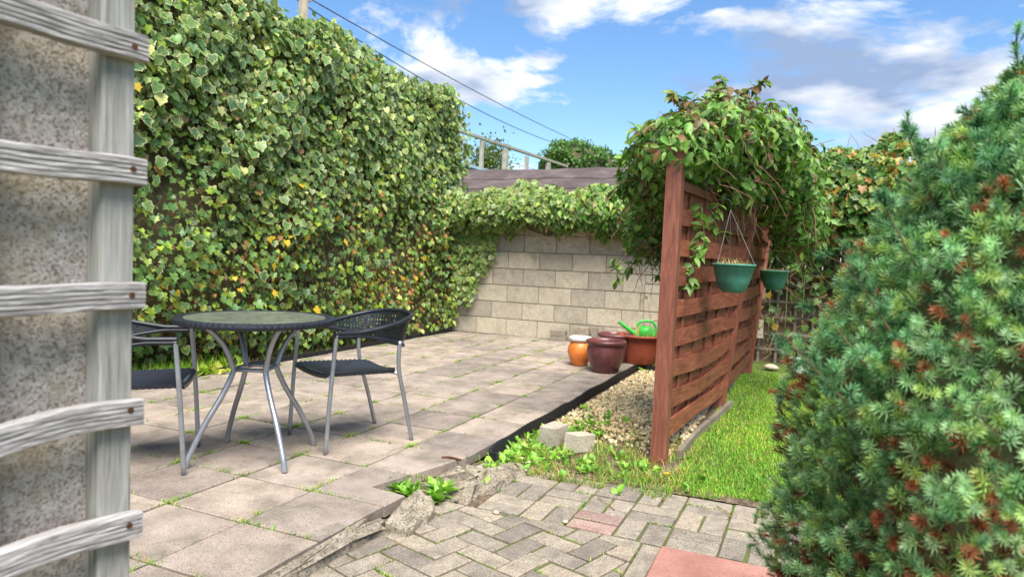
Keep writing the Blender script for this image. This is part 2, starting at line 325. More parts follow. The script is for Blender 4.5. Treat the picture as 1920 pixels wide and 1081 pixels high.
def blades(pos, h, lean, width, cols, cols_tip=None):
    """bent grass blades, 3 triangles each"""
    n = len(pos); a = rng.uniform(0, 2 * np.pi, n); d = np.stack([np.cos(a), np.sin(a), np.zeros(n)], 1); s = np.stack([-np.sin(a), np.cos(a), np.zeros(n)], 1)
    up = np.array([0, 0, 1.0]); L = lean * h
    b = pos; m = pos + up * (h * .55)[:, None] + d * (L * .3)[:, None]; t = pos + up * (h * np.sqrt(np.clip(1 - lean ** 2 * .5, .1, 1)))[:, None] + d * L[:, None]
    w = (width * .5)[:, None]
    V = np.stack([b - s * w, b + s * w, m - s * w * .8, m + s * w * .8, t], 1).reshape(-1, 3)
    F = (np.array([(0, 1, 3), (0, 3, 2), (2, 3, 4)])[None] + (np.arange(n) * 5)[:, None, None]).reshape(-1, 3)
    ct = cols if cols_tip is None else cols_tip
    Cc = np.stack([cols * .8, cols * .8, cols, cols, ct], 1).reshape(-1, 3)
    return V, F, Cc

# ================================================================== THE SETTING
gs = 400
ground = mesh_obj('ground', [(-gs, -gs, -.16), (gs, -gs, -.16), (gs, gs, -.16), (-gs, gs, -.16)], [(0, 1, 2, 3)], M['turf']); tag(ground, kind='structure')
ZL = -.05                                                  # level of lawn, gravel and block paving; the patio slabs stand 5 cm higher
S = .4007
def sheet(name, x0, x1, y0, y1, z, amp, step, mat, mask=None):
    nx, ny = int((x1 - x0) / step) + 1, int((y1 - y0) / step) + 1
    X, Y = np.meshgrid(np.linspace(x0, x1, nx), np.linspace(y0, y1, ny), indexing='ij')
    Z = z + amp * (np.sin(X * 7.1 + Y * 3.3) * .4 + np.sin(X * 2.3 - Y * 5.7 + 1) * .4 + rng.normal(0, .35, X.shape))
    V = np.stack([X, Y, Z], 2).reshape(-1, 3); i, j = np.meshgrid(np.arange(nx - 1), np.arange(ny - 1), indexing='ij'); a = (i * ny + j).ravel()
    return mesh_obj(name, V, np.stack([a, a + ny, a + ny + 1, a + 1], 1), mat, smooth=True)
# patio
patio = MB().box((-4.2, -.17, -.15), (6.75, 2.52, -.014)).box((-4.2, -.345, -.15), (.93, -.171, -.014)).box((1.60, -.335, -.15), (6.75, -.171, -.014)).build('patio', M['joint']); tag(patio, kind='structure')
g = .0055
for i in range(-10, 17):
    for j in range(-1, 7):
        x0, x1, y0, y1 = i * S + g, (i + 1) * S - g, j * S + g, (j + 1) * S - g
        poly = [(x0, y0), (x1, y0), (x1, y1), (x0, y1)]
        if j == 6: poly = [(x0, y0), (x1, y0), (x1, 2.50), (x0, 2.50)]
        if i == 16: poly = clip(poly, 1, 0, 6.755)
        if j == -1:
            y0 = -.93 * S if i < 2 else -.90 * S
            poly = [(x0, y0), (x1, y0), (x1, y1), (x0, y1)]
            if i == 2: poly = [(x0, -.95 * S), (2.37 * S, -.97 * S), (2.42 * S, -.48 * S), (x1, -.63 * S), (x1, y1), (x0, y1)]
            if i == 3: poly = [(x0, -.64 * S), (3.5 * S, -.77 * S), (x1, -.88 * S), (x1, y1), (x0, y1)]
        o = prism('slab', poly, -.05, rng.normal(0, .0016), M['slab'], patio, .005, .0012, .0025)
# block paving: herringbone field, basket-weave band and their mossy bed
paving = sheet('block_paving', -2.6, 1.76, -3.2, -.30, ZL - .011, .0028, .022, M['bed']); tag(paving, kind='structure')
PW, PL, PZ = .1, .2, .07
XB, XL, YS, YB = 1.10, 1.73, -1.47, -.66                   # band start, lawn edge, red slabs edge, left end of the band
hang = math.radians(-17.5); ca, sa = math.cos(hang), math.sin(hang); h0 = P(680, 1015, ZL)[:2]
def place(x, y): return (h0[0] + ca * x - sa * y, h0[1] + sa * x + ca * y)
for cx in range(-36, 30):
    for cy in range(-30, 30):
        k = (cx - cy) % 4
        if k == 0: r = (cx * PW, cy * PW, cx * PW + PL, cy * PW + PW)
        elif k == 2: r = (cx * PW, cy * PW - PW, cx * PW + PW, cy * PW + PW)
        else: continue
        q = .005
        poly = [place(r[0] + q, r[1] + q), place(r[2] - q, r[1] + q), place(r[2] - q, r[3] - q), place(r[0] + q, r[3] - q)]
        for nx, ny, d in ((1, 0, XB - .006), (-1, 0, 1.35), (0, -1, 1.40), (0, 1, -.44)): poly = clip(poly, nx, ny, d) if len(poly) > 2 else poly
        if len(poly) < 3 or area(poly) < .0008: continue
        prism('paver', poly, ZL - PZ, ZL + rng.normal(0, .002), M['paver'] if rng.random() > .03 else M['paver_pink'], paving, .005, .0012, .008)
cell = (XL - XB) / 3
for a in range(3):
    for b in range(0, 11):
        X0, Y1 = XB + a * cell, YB - b * .206; pr = []
        q = .005
        if (a + b) % 2: pr = [(X0 + q, Y1 - .103 * (n + 1) + q, X0 + cell - q, Y1 - .103 * n - q) for n in (0, 1)]
        else: pr = [(X0 + cell / 2 * n + q, Y1 - .206 + q, X0 + cell / 2 * (n + 1) - q, Y1 - q) for n in (0, 1)]
        for (x0, y0, x1, y1) in pr:
            prism('paver', [(x0, y0), (x1, y0), (x1, y1), (x0, y1)], ZL - PZ, ZL + rng.normal(0, .002), M['paver'] if not (a == 0 and b == 2) else M['paver_pink'], paving, .005, .0015, .008)
for k, (x0, x1) in enumerate(((.47, 1.085), (-.15, .46), (-.77, -.16), (-1.39, -.78))):
    prism('red_slab', [(x0, -2.08), (x1, -2.08), (x1, -1.485), (x0, -1.485)], ZL - .04, ZL + .004, M['red_slab'], paving, .004, .002)
    prism('kerb_strip', [(x0, -1.478), (x1, -1.478), (x1, -1.408), (x0, -1.408)], ZL - .04, ZL - .003, M['paver'], paving, .004, .002)
soilp = sheet('bare_soil', .80, 1.70, -.66, -.18, ZL - .007, .006, .02, M['soil']); tag(soilp, kind='structure')
soile = sheet('soil_edge', 1.732, 1.82, -3.2, -.66, ZL - .002, .005, .02, M['soil']); tag(soile, kind='structure')
# soil / gravel / lawn sheets
gravel_bed = sheet('gravel_bed', 1.52, 6.75, -1.36, -.372, ZL - .012, .006, .05, M['soil']); tag(gravel_bed, kind='structure')
lawn = sheet('lawn', 1.735, 6.9, -7.0, -1.37, ZL - .012, .006, .06, M['turf']); tag(lawn, kind='structure')
bed = sheet('soil_bed', -2.4, 1.73, -3.9, -2.09, ZL - .02, .008, .05, M['soil']); tag(bed, kind='structure')
strip = sheet('hedge_strip', -4.2, 6.75, 2.53, 3.2, -.02, .012, .05, M['soil']); tag(strip, kind='structure')

# ================================================================== HOUSE WALL AND TRELLIS (near left)
w0 = C(-.533, .957); wdir = np.array([math.cos(math.radians(-6)), math.sin(math.radians(-6)), 0]); wn_ = np.array([wdir[1], -wdir[0], 0])   # wn_ points at the camera side
def WP(s, o, z): return w0 + wdir * s + wn_ * o + np.array([0, 0, z])
def wbox(s0, s1, o0, o1, z0, z1):
    return [WP(s, o, z) for z in (z0, z1) for s, o in ((s0, o0), (s1, o0), (s1, o1), (s0, o1))], [(0, 3, 2, 1), (4, 5, 6, 7), (0, 1, 5, 4), (1, 2, 6, 5), (2, 3, 7, 6), (3, 0, 4, 7)]
hw = MB().add(*wbox(-2.6, -.012, -.33, -.034, -.12, 1.78)).build('roughcast_wall', M['render']); tag(hw, 'pebble-dashed house wall end behind the grey wooden trellis', 'wall')
tr = empty('wall_trellis', tuple(WP(-.1, -.02, ZL))); tag(tr, 'weathered grey wooden trellis of ribbed laths nailed on the pebble-dashed wall', 'trellis')
def keep(o, par):
    o.parent = par; o.matrix_parent_inverse = par.matrix_world.inverted() if par.matrix_world != Matrix() else Matrix.Translation(par.location).inverted(); return o
def post_slat(s0, s1):
    b = MB(); zs = np.linspace(ZL, 1.76, 30); g = []
    prof = [(s0, -.034), (s0, -.004), (s0 + .003, 0), (s1 - .003, 0), (s1, -.004), (s1, -.034)]
    for z in zs: g.append([WP(s + rng.normal(0, .0006), o + rng.normal(0, .0005), z) for s, o in prof])
    return b.grid(g)
for k in range(-5, 1): keep(post_slat(-.172 * -k - .046, -.172 * -k).build('upright', M['oldpost']), tr)
for zi, (zr, zl_, bow) in enumerate([(1.660, 1.662, 0), (1.494, 1.490, 0), (1.325, 1.328, .0), (1.157, 1.154, 0), (.986, .983, 0), (.822, .812, .006), (.660, .662, .004), (.49, .50, 0), (.325, .33, 0), (.16, .16, 0)]):
    L = 1.05; ns = 44; hh = .0185; g = []
    ribs = [(-hh, .0), (-hh, .015), (-hh + .002, .018), (-.0125, .018), (-.011, .0155), (-.0095, .018), (-.006, .018), (-.0048, .0152), (-.0035, .018), (.0005, .018), (.0018, .015), (.003, .018), (.0065, .018), (.008, .0155), (.0095, .018), (hh - .002, .018), (hh, .015), (hh, .0)]
    for s in np.linspace(-L, .006, ns):
        t = min(1, max(0, (s + .2) / .2)); zc = zl_ + (zr - zl_) * t + bow * math.sin((s + .2) * 16) + .0008 * math.sin(s * 40 + zi)
        g.append([WP(s, .001 + o + rng.normal(0, .0003), zc + z + rng.normal(0, .0004)) for z, o in ribs])
    b = MB().grid(g); n = len(ribs); b.f += [tuple(range(n)), tuple((ns - 1) * n + k for k in range(n - 1, -1, -1))]
    lo = keep(b.build('lath', M['oldwood']), tr)
    for s in (-.014, -.197):
        p = WP(s, .0192, zr + .0005 + .003 * rng.normal()); nb = MB(); nb.tube([p - wn_ * .004, p + wn_ * .0008], .0042, 10)
        keep(nb.build('nail', M['rust'], None), tr).parent = lo

# ================================================================== BLOCK WALL
bw = MB().box((6.775, -1.33, -.15), (6.93, 3.1, 1.79)).build('block_wall', M['mortar']); tag(bw, 'pale concrete block garden wall with an ivy-covered top', 'wall')
for r in range(8):
    z0 = r * .225; y = 3.1 - (.225 if r % 2 else 0)
    if r % 2: prism_w = [(3.1, 2.88)]
    ys = []; yy = 3.1
    while yy > -1.15:
        wd = .44
        if yy == 3.1 and r % 2: wd = .215
        y2 = yy - wd
        if yy > -.10 > y2 + .02: y2 = -.10                  # pier begins
        elif abs(yy + .10) < 1e-6: y2 = -.55; 
        elif abs(yy + .55) < 1e-6: yy = -.60; y2 = -.60 - (.44 if r % 2 else .215)
        ys.append((yy, y2)); yy = y2 - .010 if abs(y2 + .10) > 1e-6 and abs(y2 + .55) > 1e-6 else y2
    for (ya, yb) in ys:
        pier = ya <= -.099 and yb >= -.551; xo = 6.745 if pier else 6.762
        hts = ((0, .215),) if not (pier and r in (1, 3)) else ((0, .103), (.112, .215))
        for (ha, hb) in hts:
            b = MB(); e = .003; j = rng.normal(0, .0016)
            ga = .004 if pier else 0
            y_a, y_b = ya - ga, yb + ga
            b.add([(6.80, y_a, z0 + ha), (6.80, y_b, z0 + ha), (6.80, y_b, z0 + hb), (6.80, y_a, z0 + hb), (xo + e + j, y_a, z0 + ha), (xo + e + j, y_b, z0 + ha), (xo + e + j, y_b, z0 + hb), (xo + e + j, y_a, z0 + hb),
                   (xo + j, y_a - e, z0 + ha + e), (xo + j, y_b + e, z0 + ha + e), (xo + j, y_b + e, z0 + hb - e), (xo + j, y_a - e, z0 + hb - e)],
                  [(0, 4, 5, 1), (1, 5, 6, 2), (2, 6, 7, 3), (3, 7, 4, 0), (4, 8, 9, 5), (5, 9, 10, 6), (6, 10, 11, 7), (7, 11, 8, 4), (8, 11, 10, 9)])
            o = b.build('block', M['block'], bw)
            c = Vector((6.78, (ya + yb) / 2, z0 + .11))
            for v in o.data.vertices: v.co -= c
            o.location = c

# ================================================================== IVY HEDGE (left)
def hedge_y(x, z):                                         # front face of the ivy hedge, uneven
    return 2.66 - .05 * (x > 6) - .07 * np.sin(x * 1.9 + z * 1.1) * np.cos(z * 2.1 + x * .6) - .05 * np.sin(x * 5.3 - z * 4.1) + .34 * np.clip(.55 - z, 0, .55) / .55 * np.clip((4.3 - x) / 1.2, 0, 1) + .10 * np.clip((z - 2.9) / .4, 0, 1) ** 2
def hedge_top(x): return 3.36 - .035 * (x - 3.4) + .05 * np.sin(x * 3.1) + .03 * np.sin(x * 7.7 + 1)
hd = empty('ivy_hedge', (3, 3.0, 0)); tag(hd, 'tall hedge of variegated ivy along the patio beside the table', 'hedge')
cx = np.linspace(-2.6, 6.95, 64); prof = []
for x in cx:
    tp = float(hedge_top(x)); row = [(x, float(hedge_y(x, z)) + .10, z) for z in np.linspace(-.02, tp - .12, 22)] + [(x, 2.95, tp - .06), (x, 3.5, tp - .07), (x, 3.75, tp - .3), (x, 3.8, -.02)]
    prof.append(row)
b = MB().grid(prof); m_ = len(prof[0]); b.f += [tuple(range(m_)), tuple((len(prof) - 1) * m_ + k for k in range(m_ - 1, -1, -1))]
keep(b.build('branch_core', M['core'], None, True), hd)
GREEN = [(.115, .225, .065), (.075, .16, .065), (.17, .285, .07), (.12, .225, .10), (.28, .38, .08)]
parts = []; big = []
def ivy_batch(n, tmpl, xs, zs, size, cin, cmar, sink=.10, tipz=-1.0, jit=.42):
    y = hedge_y(xs, zs) - rng.uniform(-.06, sink, n) ; pos = np.stack([xs, y, zs], 1)
    out = np.tile(np.array([[-.12, -1.0, .45]]), (n, 1)); tip = np.tile(np.array([[0, -.35, tipz]]), (n, 1)) + rng.normal(0, .3, (n, 3)) * np.array([1.3, .2, .3])
    R = frames(out, tip, n, jit); parts.append(scatter_mesh(tmpl, pos, R, size, cin, cmar)); return pos, R
n = 23000
xs = rng.uniform(-.2, 6.95, n); zs = rng.uniform(0.02, 1, n) * hedge_top(xs); up = np.clip((zs - 1.25 + .35 * np.sin(xs * 2.2)) / .9, 0, 1)
isv = rng.random(n) < .12 + .74 * up
patch = .5 + .5 * np.sin(xs * 2.7 + 1.3 * np.sin(zs * 3.1)) * np.cos(zs * 2.9 + xs)
keepm = rng.random(n) < np.clip(.42 + .7 * up + .35 * patch, 0, 1)
xs, zs, up, isv = xs[keepm], zs[keepm], up[keepm], isv[keepm]
for sel, tm in ((isv, IVY2), (~isv, IVY)):
    k = int(sel.sum()); cin, _ = pick(k, GREEN, [3, 2.4, 2, 2.2, .7] if tm is IVY2 else [2.4, 1, 3, 1.4, 2.2])
    cm, ci = pick(k, [(.58, .58, .30), (.44, .48, .19), (.70, .68, .44)], [3, 2, 2], .15)
    if tm is IVY: cm = cin * 1.12; odd = rng.random(k); pt = np.clip(np.sin(xs[sel] * 1.7 + 2.2 * np.sin(zs[sel] * 2.1)) * np.cos(zs[sel] * 1.9 - xs[sel] * .8), 0, 1) * np.clip(1.9 - zs[sel], 0, 1); yl = odd < .02 + .05 * pt; br = (~yl) & (odd < .06 + .30 * pt); cin[yl] = (.58, .42, .045); cin[br] = np.array([.33, .17, .07]) * rng.uniform(.6, 1.3, (int(br.sum()), 1)); cm[yl | br] = cin[yl | br]; lime = (odd > .91); cin[lime] = np.array([.28, .42, .05]); cm[lime] = cin[lime]
    else:
        odd = rng.random(k) < .05; cin[odd] = (.48, .50, .22); plain_ = rng.random(k) < .15; cm[plain_] = cin[plain_]
    size = (rng.uniform(.034, .08, k) if tm is IVY2 else rng.uniform(.028, .064, k)) * (1 + .12 * up[sel])
    ivy_batch(k, tm, xs[sel], zs[sel], size, cin, cm)
# fringe leaves along the top edge, and leaves on the top
k = 2600; xs = rng.uniform(-.2, 6.97, k); ty = rng.uniform(-.02, .8, k); zt = hedge_top(xs) - .02 + rng.normal(0, .035, k) - .25 * np.clip(ty - .5, 0, 1)
pos = np.stack([xs, hedge_y(xs, hedge_top(xs)) + ty, zt], 1); cin, _ = pick(k, GREEN + [(.33, .42, .07), (.40, .40, .06)], [2, 1, 2, 2, 2, 2.2, 1]); cm, _ = pick(k, [(.45, .48, .2), (.3, .4, .1)], [1, 1])
R = frames(np.tile(np.array([[0, -.5, 1.0]]), (k, 1)), np.tile(np.array([[0, -.9, .1]]), (k, 1)) + rng.normal(0, .5, (k, 3)), k, .4); parts.append(scatter_mesh(IVY2, pos, R, rng.uniform(.05, .085, k), cin, cm))
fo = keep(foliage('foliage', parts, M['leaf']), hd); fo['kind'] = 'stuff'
# end face of the hedge that shows beside the wall, and the shoots that creep over the wall
st = MB()
for k in range(420):
    x = rng.uniform(.8, 6.9); z = rng.uniform(.05, 2.2) * (.5 + .5 * rng.random()); p = [(x, float(hedge_y(x, z)) - .01, z)]
    for q in range(7): x += rng.normal(0, .05); z += rng.uniform(-.02, .09); p.append((x, float(hedge_y(x, max(z, 0))) - rng.uniform(.0, .07), z))
    st.tube(p, [.0038 * (1 - .1 * i) for i in range(8)], 5)
so = keep(st.build('stems', M['stem'], None, True), hd); so['kind'] = 'stuff'
# the largest single leaves in front, one object each
leaf_meshes = []
for tm, cins in ((IVY2, [(.10, .21, .07), (.07, .15, .07), (.13, .24, .08), (.44, .48, .2)]), (IVY, [(.12, .24, .06), (.26, .40, .05), (.58, .42, .035), (.09, .19, .07)])):
    for ci in cins:
        cm_ = np.array([(.58, .58, .34)]) if tm is IVY2 else np.array([ci]) * 1.1
        v, f, c = scatter_mesh(tm, np.zeros((1, 3)), np.eye(3)[None], np.ones(1), np.array([ci]), cm_)
        o = mesh_obj('ivy_leaf', v, f, M['leaf'], colors=c); leaf_meshes.append((tm is IVY2, o.data)); bpy.data.objects.remove(o)
for k in range(220):
    x = rng.uniform(1.3, 5.2); z = rng.uniform(.25, 3.2); va = rng.random() < np.clip((z - .9) / 1.2, .15, .9)
    cand = [d for t, d in leaf_meshes if t == va]; d = cand[rng.choice(len(cand), p=[.34, .3, .24, .12] if va else [.4, .22, .12, .26])]
    o = bpy.data.objects.new('ivy_leaf', d); col.objects.link(o)
    R = frames(np.array([[-.15, -1, .5]]), np.array([[rng.normal(0, .4), -.35, -1]]), 1, .3)[0]; s = rng.uniform(.08, .115) if va else rng.uniform(.06, .09)
    Mx = Matrix(R.tolist()).to_4x4(); Mx = Matrix.Translation((x, float(hedge_y(x, z)) - rng.uniform(.08, .14), z)) @ Mx @ Matrix.Scale(s, 4)
    o.matrix_world = Mx; o.parent = hd; o.matrix_parent_inverse = Matrix.Translation(hd.location).inverted()

# ================================================================== IVY AND CREEPER ON THE BLOCK WALL
wi = empty('wall_creeper', (6.7, 1.0, 1.4)); tag(wi, 'ivy and creeper mass spilling over the top of the block wall', 'creeper')
b = MB(); rows = []
for y in np.linspace(2.6, -1.9, 30):
    a = .05 * math.sin(y * 4) + .03 * math.sin(y * 9); rows.append([(6.76, y, 1.42 + a), (6.60 + a, y, 1.5 + a), (6.56 + a, y, 1.72), (6.66, y, 1.86 + a), (6.9, y, 1.90 + a), (7.15, y, 1.84), (7.2, y, 1.5)])
m_ = 7; b.grid(rows); b.f += [tuple(range(m_ - 1, -1, -1)), tuple(29 * m_ + k for k in range(m_))]
keep(b.build('branch_core', M['core'], None, True), wi)
parts = []
def wall_low(y):                                           # lower edge of the creeper along the wall
    return np.interp(y, [-1.9, -1.2, -.5, .2, .7, 1.2, 1.6, 1.85, 2.05, 2.25, 2.5], [1.15, 1.15, 1.22, 1.33, 1.42, 1.46, 1.50, 1.30, 1.00, .55, .12])
k = 7000; ys = rng.uniform(-1.9, 2.55, k); lo = wall_low(ys + .07 * np.sin(ys * 23) + .05 * rng.normal(0, 1, k)) + .06 * np.sin(ys * 11) + .05 * np.sin(ys * 29) ; tt = rng.random(k); zs = lo + (1.98 + .06 * np.sin(ys * 5) + .05 * np.sin(ys * 13) - lo) * tt
thick = np.where(zs > 1.4, .34 * np.sin(np.clip((zs - 1.3) / .75, 0, 1) * np.pi) + .03, .10); xsn = 6.74 - thick * rng.uniform(.55, 1.1, k) + .25 * np.clip(zs - 1.85, 0, 1) * rng.random(k) * 8
pos = np.stack([xsn, ys, zs], 1); var = rng.random(k) < np.interp(ys, [-.2, .8, 1.6], [.03, .35, .85])
out = np.tile(np.array([[-1.0, 0, .5]]), (k, 1)); tip = np.tile(np.array([[-.4, 0, -1.0]]), (k, 1)) + rng.normal(0, .35, (k, 3))
for sel, tm in ((var, IVY2), (~var, OVATE)):
    q = int(sel.sum()); cin, _ = pick(q, GREEN if tm is IVY2 else [(.11, .24, .05), (.16, .32, .06), (.07, .15, .04), (.24, .33, .07), (.22, .15, .07)], [3, 2, 2, 2, 1] if tm is IVY2 else [3, 3, 2, 2, .9]); cm, _ = pick(q, [(.58, .57, .28), (.44, .46, .18)], [1, 1])
    R = frames(out[sel], tip[sel], q, .45); parts.append(scatter_mesh(tm, pos[sel], R, rng.uniform(.055, .085, q) * (1 if tm is IVY2 else 1.25), cin, cm if tm is IVY2 else None))
fo = keep(foliage('foliage', parts, M['leaf']), wi); fo['kind'] = 'stuff'
st = MB()
for k in range(70):
    y = rng.uniform(-1.8, 1.4); z = rng.uniform(1.3, 1.8); x = 6.5 + rng.normal(0, .05); p = [(x, y, z)]
    for q in range(6): x += rng.normal(0, .03); y += rng.normal(0, .06); z -= rng.uniform(-.02, .06); p.append((min(x, 6.72), y, z))
    st.tube(p, [.004 - .0004 * i for i in range(7)], 5)
keep(st.build('stems', M['stem'], None, True), wi)['kind'] = 'stuff'

# ================================================================== BEHIND THE WALL
shed = empty('felt_roof_shed', (9, 2, 0)); tag(shed, 'shed with a dark brown felted roof behind the block wall', 'shed')
ridge, ez, er = 9.05, 1.90, 2.50
keep(MB().box((7.65, -.2, -.16), (10.45, 4.4, 1.93)).build('wall', M['shedwood']), shed)
keep(MB().add([(7.65, -.2, 1.93), (10.45, -.2, 1.93), (ridge, -.2, er - .05), (7.65, 4.4, 1.93), (10.45, 4.4, 1.93), (ridge, 4.4, er - .05)], [(0, 1, 2), (3, 5, 4), (0, 2, 5, 3), (2, 1, 4, 5)]).build('gable', M['shedwood']), shed)
def slope(t0, t1, lift, sgn):
    rows = []
    for t in np.linspace(t0, t1, 5):
        x = ridge + sgn * (1 - t) * (ridge - 7.45); z = ez + (er - ez) * t + lift
        rows.append([(x, y, z + .008 * math.sin(y * 3.1 + t * 4) + .004 * math.sin(y * 11)) for y in np.linspace(-.35, 4.55, 60)])
    rows2 = [[(p[0], p[1], p[2] - .012) for p in r] for r in rows]
    b = MB().grid(rows); b.grid(rows2[::-1]); n = 60
    for rr, ss in ((rows[0], rows2[0]), (rows[-1], rows2[-1])): b.grid([rr, ss])
    return b
for sgn in (-1, 1):
    for k, (t0, t1, l) in enumerate(((-.03, .36, 0), (.30, .70, .014), (.62, 1.0, .028))): keep(slope(t0, t1, l, sgn).build('felt_strip', M['felt'], None, True), shed)
# railing beyond
rl = empty('timber_railing', tuple(DP(985, 300, 15.5) * np.array([1, 1, 0]))); tag(rl, 'pale timber handrail on posts rising beyond the shed roof', 'railing')
rp = [DP(904, 264, 13.6), DP(948, 280, 14.4), DP(988, 293, 15.3), DP(1028, 305, 16.3), DP(1062, 314, 17.3)]; zr_ = float(np.mean([p[2] for p in rp]))
for k, p in enumerate(rp):
    w = .035 if k % 2 == 0 else .05; keep(MB().box((p[0] - w, p[1] - w, -.16), (p[0] + w, p[1] + w, p[2])).build('post', M['greywood']), rl)
def beam(p, q, w, h):
    p, q = np.array(p), np.array(q); d = q - p; d /= np.linalg.norm(d); s = np.cross(d, [0, 0, 1]); s /= np.linalg.norm(s); u = np.cross(s, d)
    vs = [e + s * a * w / 2 + u * c * h / 2 for e in (p, q) for a, c in ((-1, -1), (1, -1), (1, 1), (-1, 1))]
    return MB().add(vs, [(0, 1, 2, 3), (7, 6, 5, 4), (0, 4, 5, 1), (1, 5, 6, 2), (2, 6, 7, 3), (3, 7, 4, 0)])
keep(beam(rp[0] - (rp[1] - rp[0]) * .9 + [0, 0, .03], rp[4] + [0, 0, .03], .09, .05).build('handrail', M['greywood']), rl)
for dz in (.28, .55): keep(MB().tube([rp[0] - (rp[1] - rp[0]) * .9 - [0, 0, dz], rp[4] - [0, 0, dz]], .006, 5).build('wire', M['wire']), rl)
# distant clipped hedge
ch = empty('clipped_hedge', tuple(DP(1105, 300, 19) * np.array([1, 1, 0]))); tag(ch, 'dense clipped green hedge with a sloping top behind the shed', 'hedge')
A, B = DP(1046, 262, 18.0), DP(1185, 330, 21.5); ax = B - A; ax[2] = 0; ln = np.linalg.norm(ax); ax /= ln; sx = np.array([-ax[1], ax[0], 0])
if sx @ HEAD > 0: sx = -sx                                # toward the camera
def ctop(t): return A[2] + (B[2] - A[2]) * t + .25 * np.sin(np.clip(t, 0, 1) * np.pi) - .30 * np.clip(.08 - t, 0, 1) / .08 * .6
rows = []
for t in np.linspace(0, 1.15, 16):
    c = A + ax * ln * t; tp = float(ctop(t)); rows.append([c + sx * .55 * (1 if 0 < t else .7) + [0, 0, -A[2] - .16], c + sx * .55 + [0, 0, tp - A[2] - .35], c + sx * .25 + [0, 0, tp - A[2] - .1], c - sx * .3 + [0, 0, tp - A[2] - .1], c - sx * .6 + [0, 0, tp - A[2] - .4], c - sx * .6 + [0, 0, -A[2] - .16]])
b = MB().grid(rows); b.f += [tuple(range(5, -1, -1)), tuple(15 * 6 + k for k in range(6))]; keep(b.build('branch_core', M['core'], None, True), ch)
k = 15000; t = rng.uniform(-.02, 1.15, k); face = rng.random(k); tp = ctop(t)
zz = np.where(face < .7, 1.8 + (tp - 1.8 - .15) * rng.random(k), tp - .08 + rng.normal(0, .05, k)); off = np.where(face < .7, .60 - .28 * np.clip((zz - tp + .4) / .4, 0, 1), rng.uniform(-.4, .4, k))
endm = rng.random(k) < .12; t = np.where(endm, -.02 + rng.normal(0, .01, k), t); off = np.where(endm, rng.uniform(-.5, .55, k), off); zz = np.where(endm, 1.8 + (ctop(0) - 1.9) * rng.random(k), zz)
bump_ = .07 * np.sin(t * 31 + zz * 6) + .05 * np.sin(zz * 13 - t * 17)
pos = A[None] * [1, 1, 0] + ax[None] * (ln * t)[:, None] + sx[None] * (off + bump_ * (face < .7))[:, None] + np.array([0, 0, 1.0])[None] * (zz + bump_ * .6)[:, None]
cin, _ = pick(k, [(.05, .14, .03), (.08, .20, .04), (.14, .27, .05), (.04, .09, .025)], [3, 3, 1.5, 2]); R = frames(np.tile((sx + [0, 0, .6])[None], (k, 1)), rng.normal(0, 1, (k, 3)), k, .6)
keep(foliage('foliage', [scatter_mesh(SMALL, pos, R, rng.uniform(.055, .10, k), cin)], M['leaf']), ch)['kind'] = 'stuff'
# small far tree and a blue-grey roof at the hedge end
ft = empty('far_tree', tuple(DP(918, 300, 20) * np.array([1, 1, 0]))); tag(ft, 'small loose tree far behind the timber railing', 'tree')
c0 = DP(915, 300, 20.0); k = 1500; pos = c0[None] + rng.normal(0, 1, (k, 3)) * np.array([.30, .30, .28]); cin, _ = pick(k, [(.07, .13, .03), (.16, .17, .05), (.12, .2, .05)], [2, 1, 2])
keep(foliage('crown', [scatter_mesh(SMALL, pos, frames(rng.normal(0, 1, (k, 3)), rng.normal(0, 1, (k, 3)), k, .3), rng.uniform(.06, .12, k), cin)], M['leaf']), ft)['kind'] = 'stuff'
tb = MB().tube([(c0[0], c0[1], -.16), (c0[0] + .05, c0[1], 1.8), c0], [.07, .05, .02], 7)
for k in range(9): tb.tube([c0 - [0, 0, .5 - .05 * k], c0 + rng.normal(0, .3, 3)], [.018, .005], 5)
keep(tb.build('trunk', M['stem']), ft)
fh = empty('far_outbuilding', tuple(DP(885, 330, 13) * np.array([1, 1, 0]))); tag(fh, 'outbuilding with a blue-grey sloping roof between hedge and railing', 'building')
a_, b_ = DP(850, 300, 12.6), DP(930, 321, 12.6); zz = a_[2]
keep(MB().add([(a_[0], a_[1], zz), (b_[0], b_[1], b_[2]), (b_[0] + 1.4, b_[1] + .5, b_[2] - .05), (a_[0] + 1.4, a_[1] + .5, zz - .05), (a_[0], a_[1], zz - .05), (b_[0], b_[1], b_[2] - .05), (b_[0] + 1.4, b_[1] + .5, b_[2] - .1), (a_[0] + 1.4, a_[1] + .5, zz - .1)],
      [(0, 1, 2, 3), (7, 6, 5, 4), (0, 4, 5, 1), (1, 5, 6, 2), (2, 6, 7, 3), (3, 7, 4, 0)]).build('roof', M['tealroof']), fh)
bx = MB().add([(p[0], p[1], z) for z in (-.16, b_[2] - .12) for p in ((a_[0] + .1, a_[1] + .02), (b_[0] + .1, b_[1] + .02), (b_[0] + 1.2, b_[1] + .45), (a_[0] + 1.2, a_[1] + .45))], [(0, 3, 2, 1), (4, 5, 6, 7), (0, 1, 5, 4), (1, 2, 6, 5), (2, 3, 7, 6), (3, 0, 4, 7)]); keep(bx.build('wall', M['farwall']), fh)
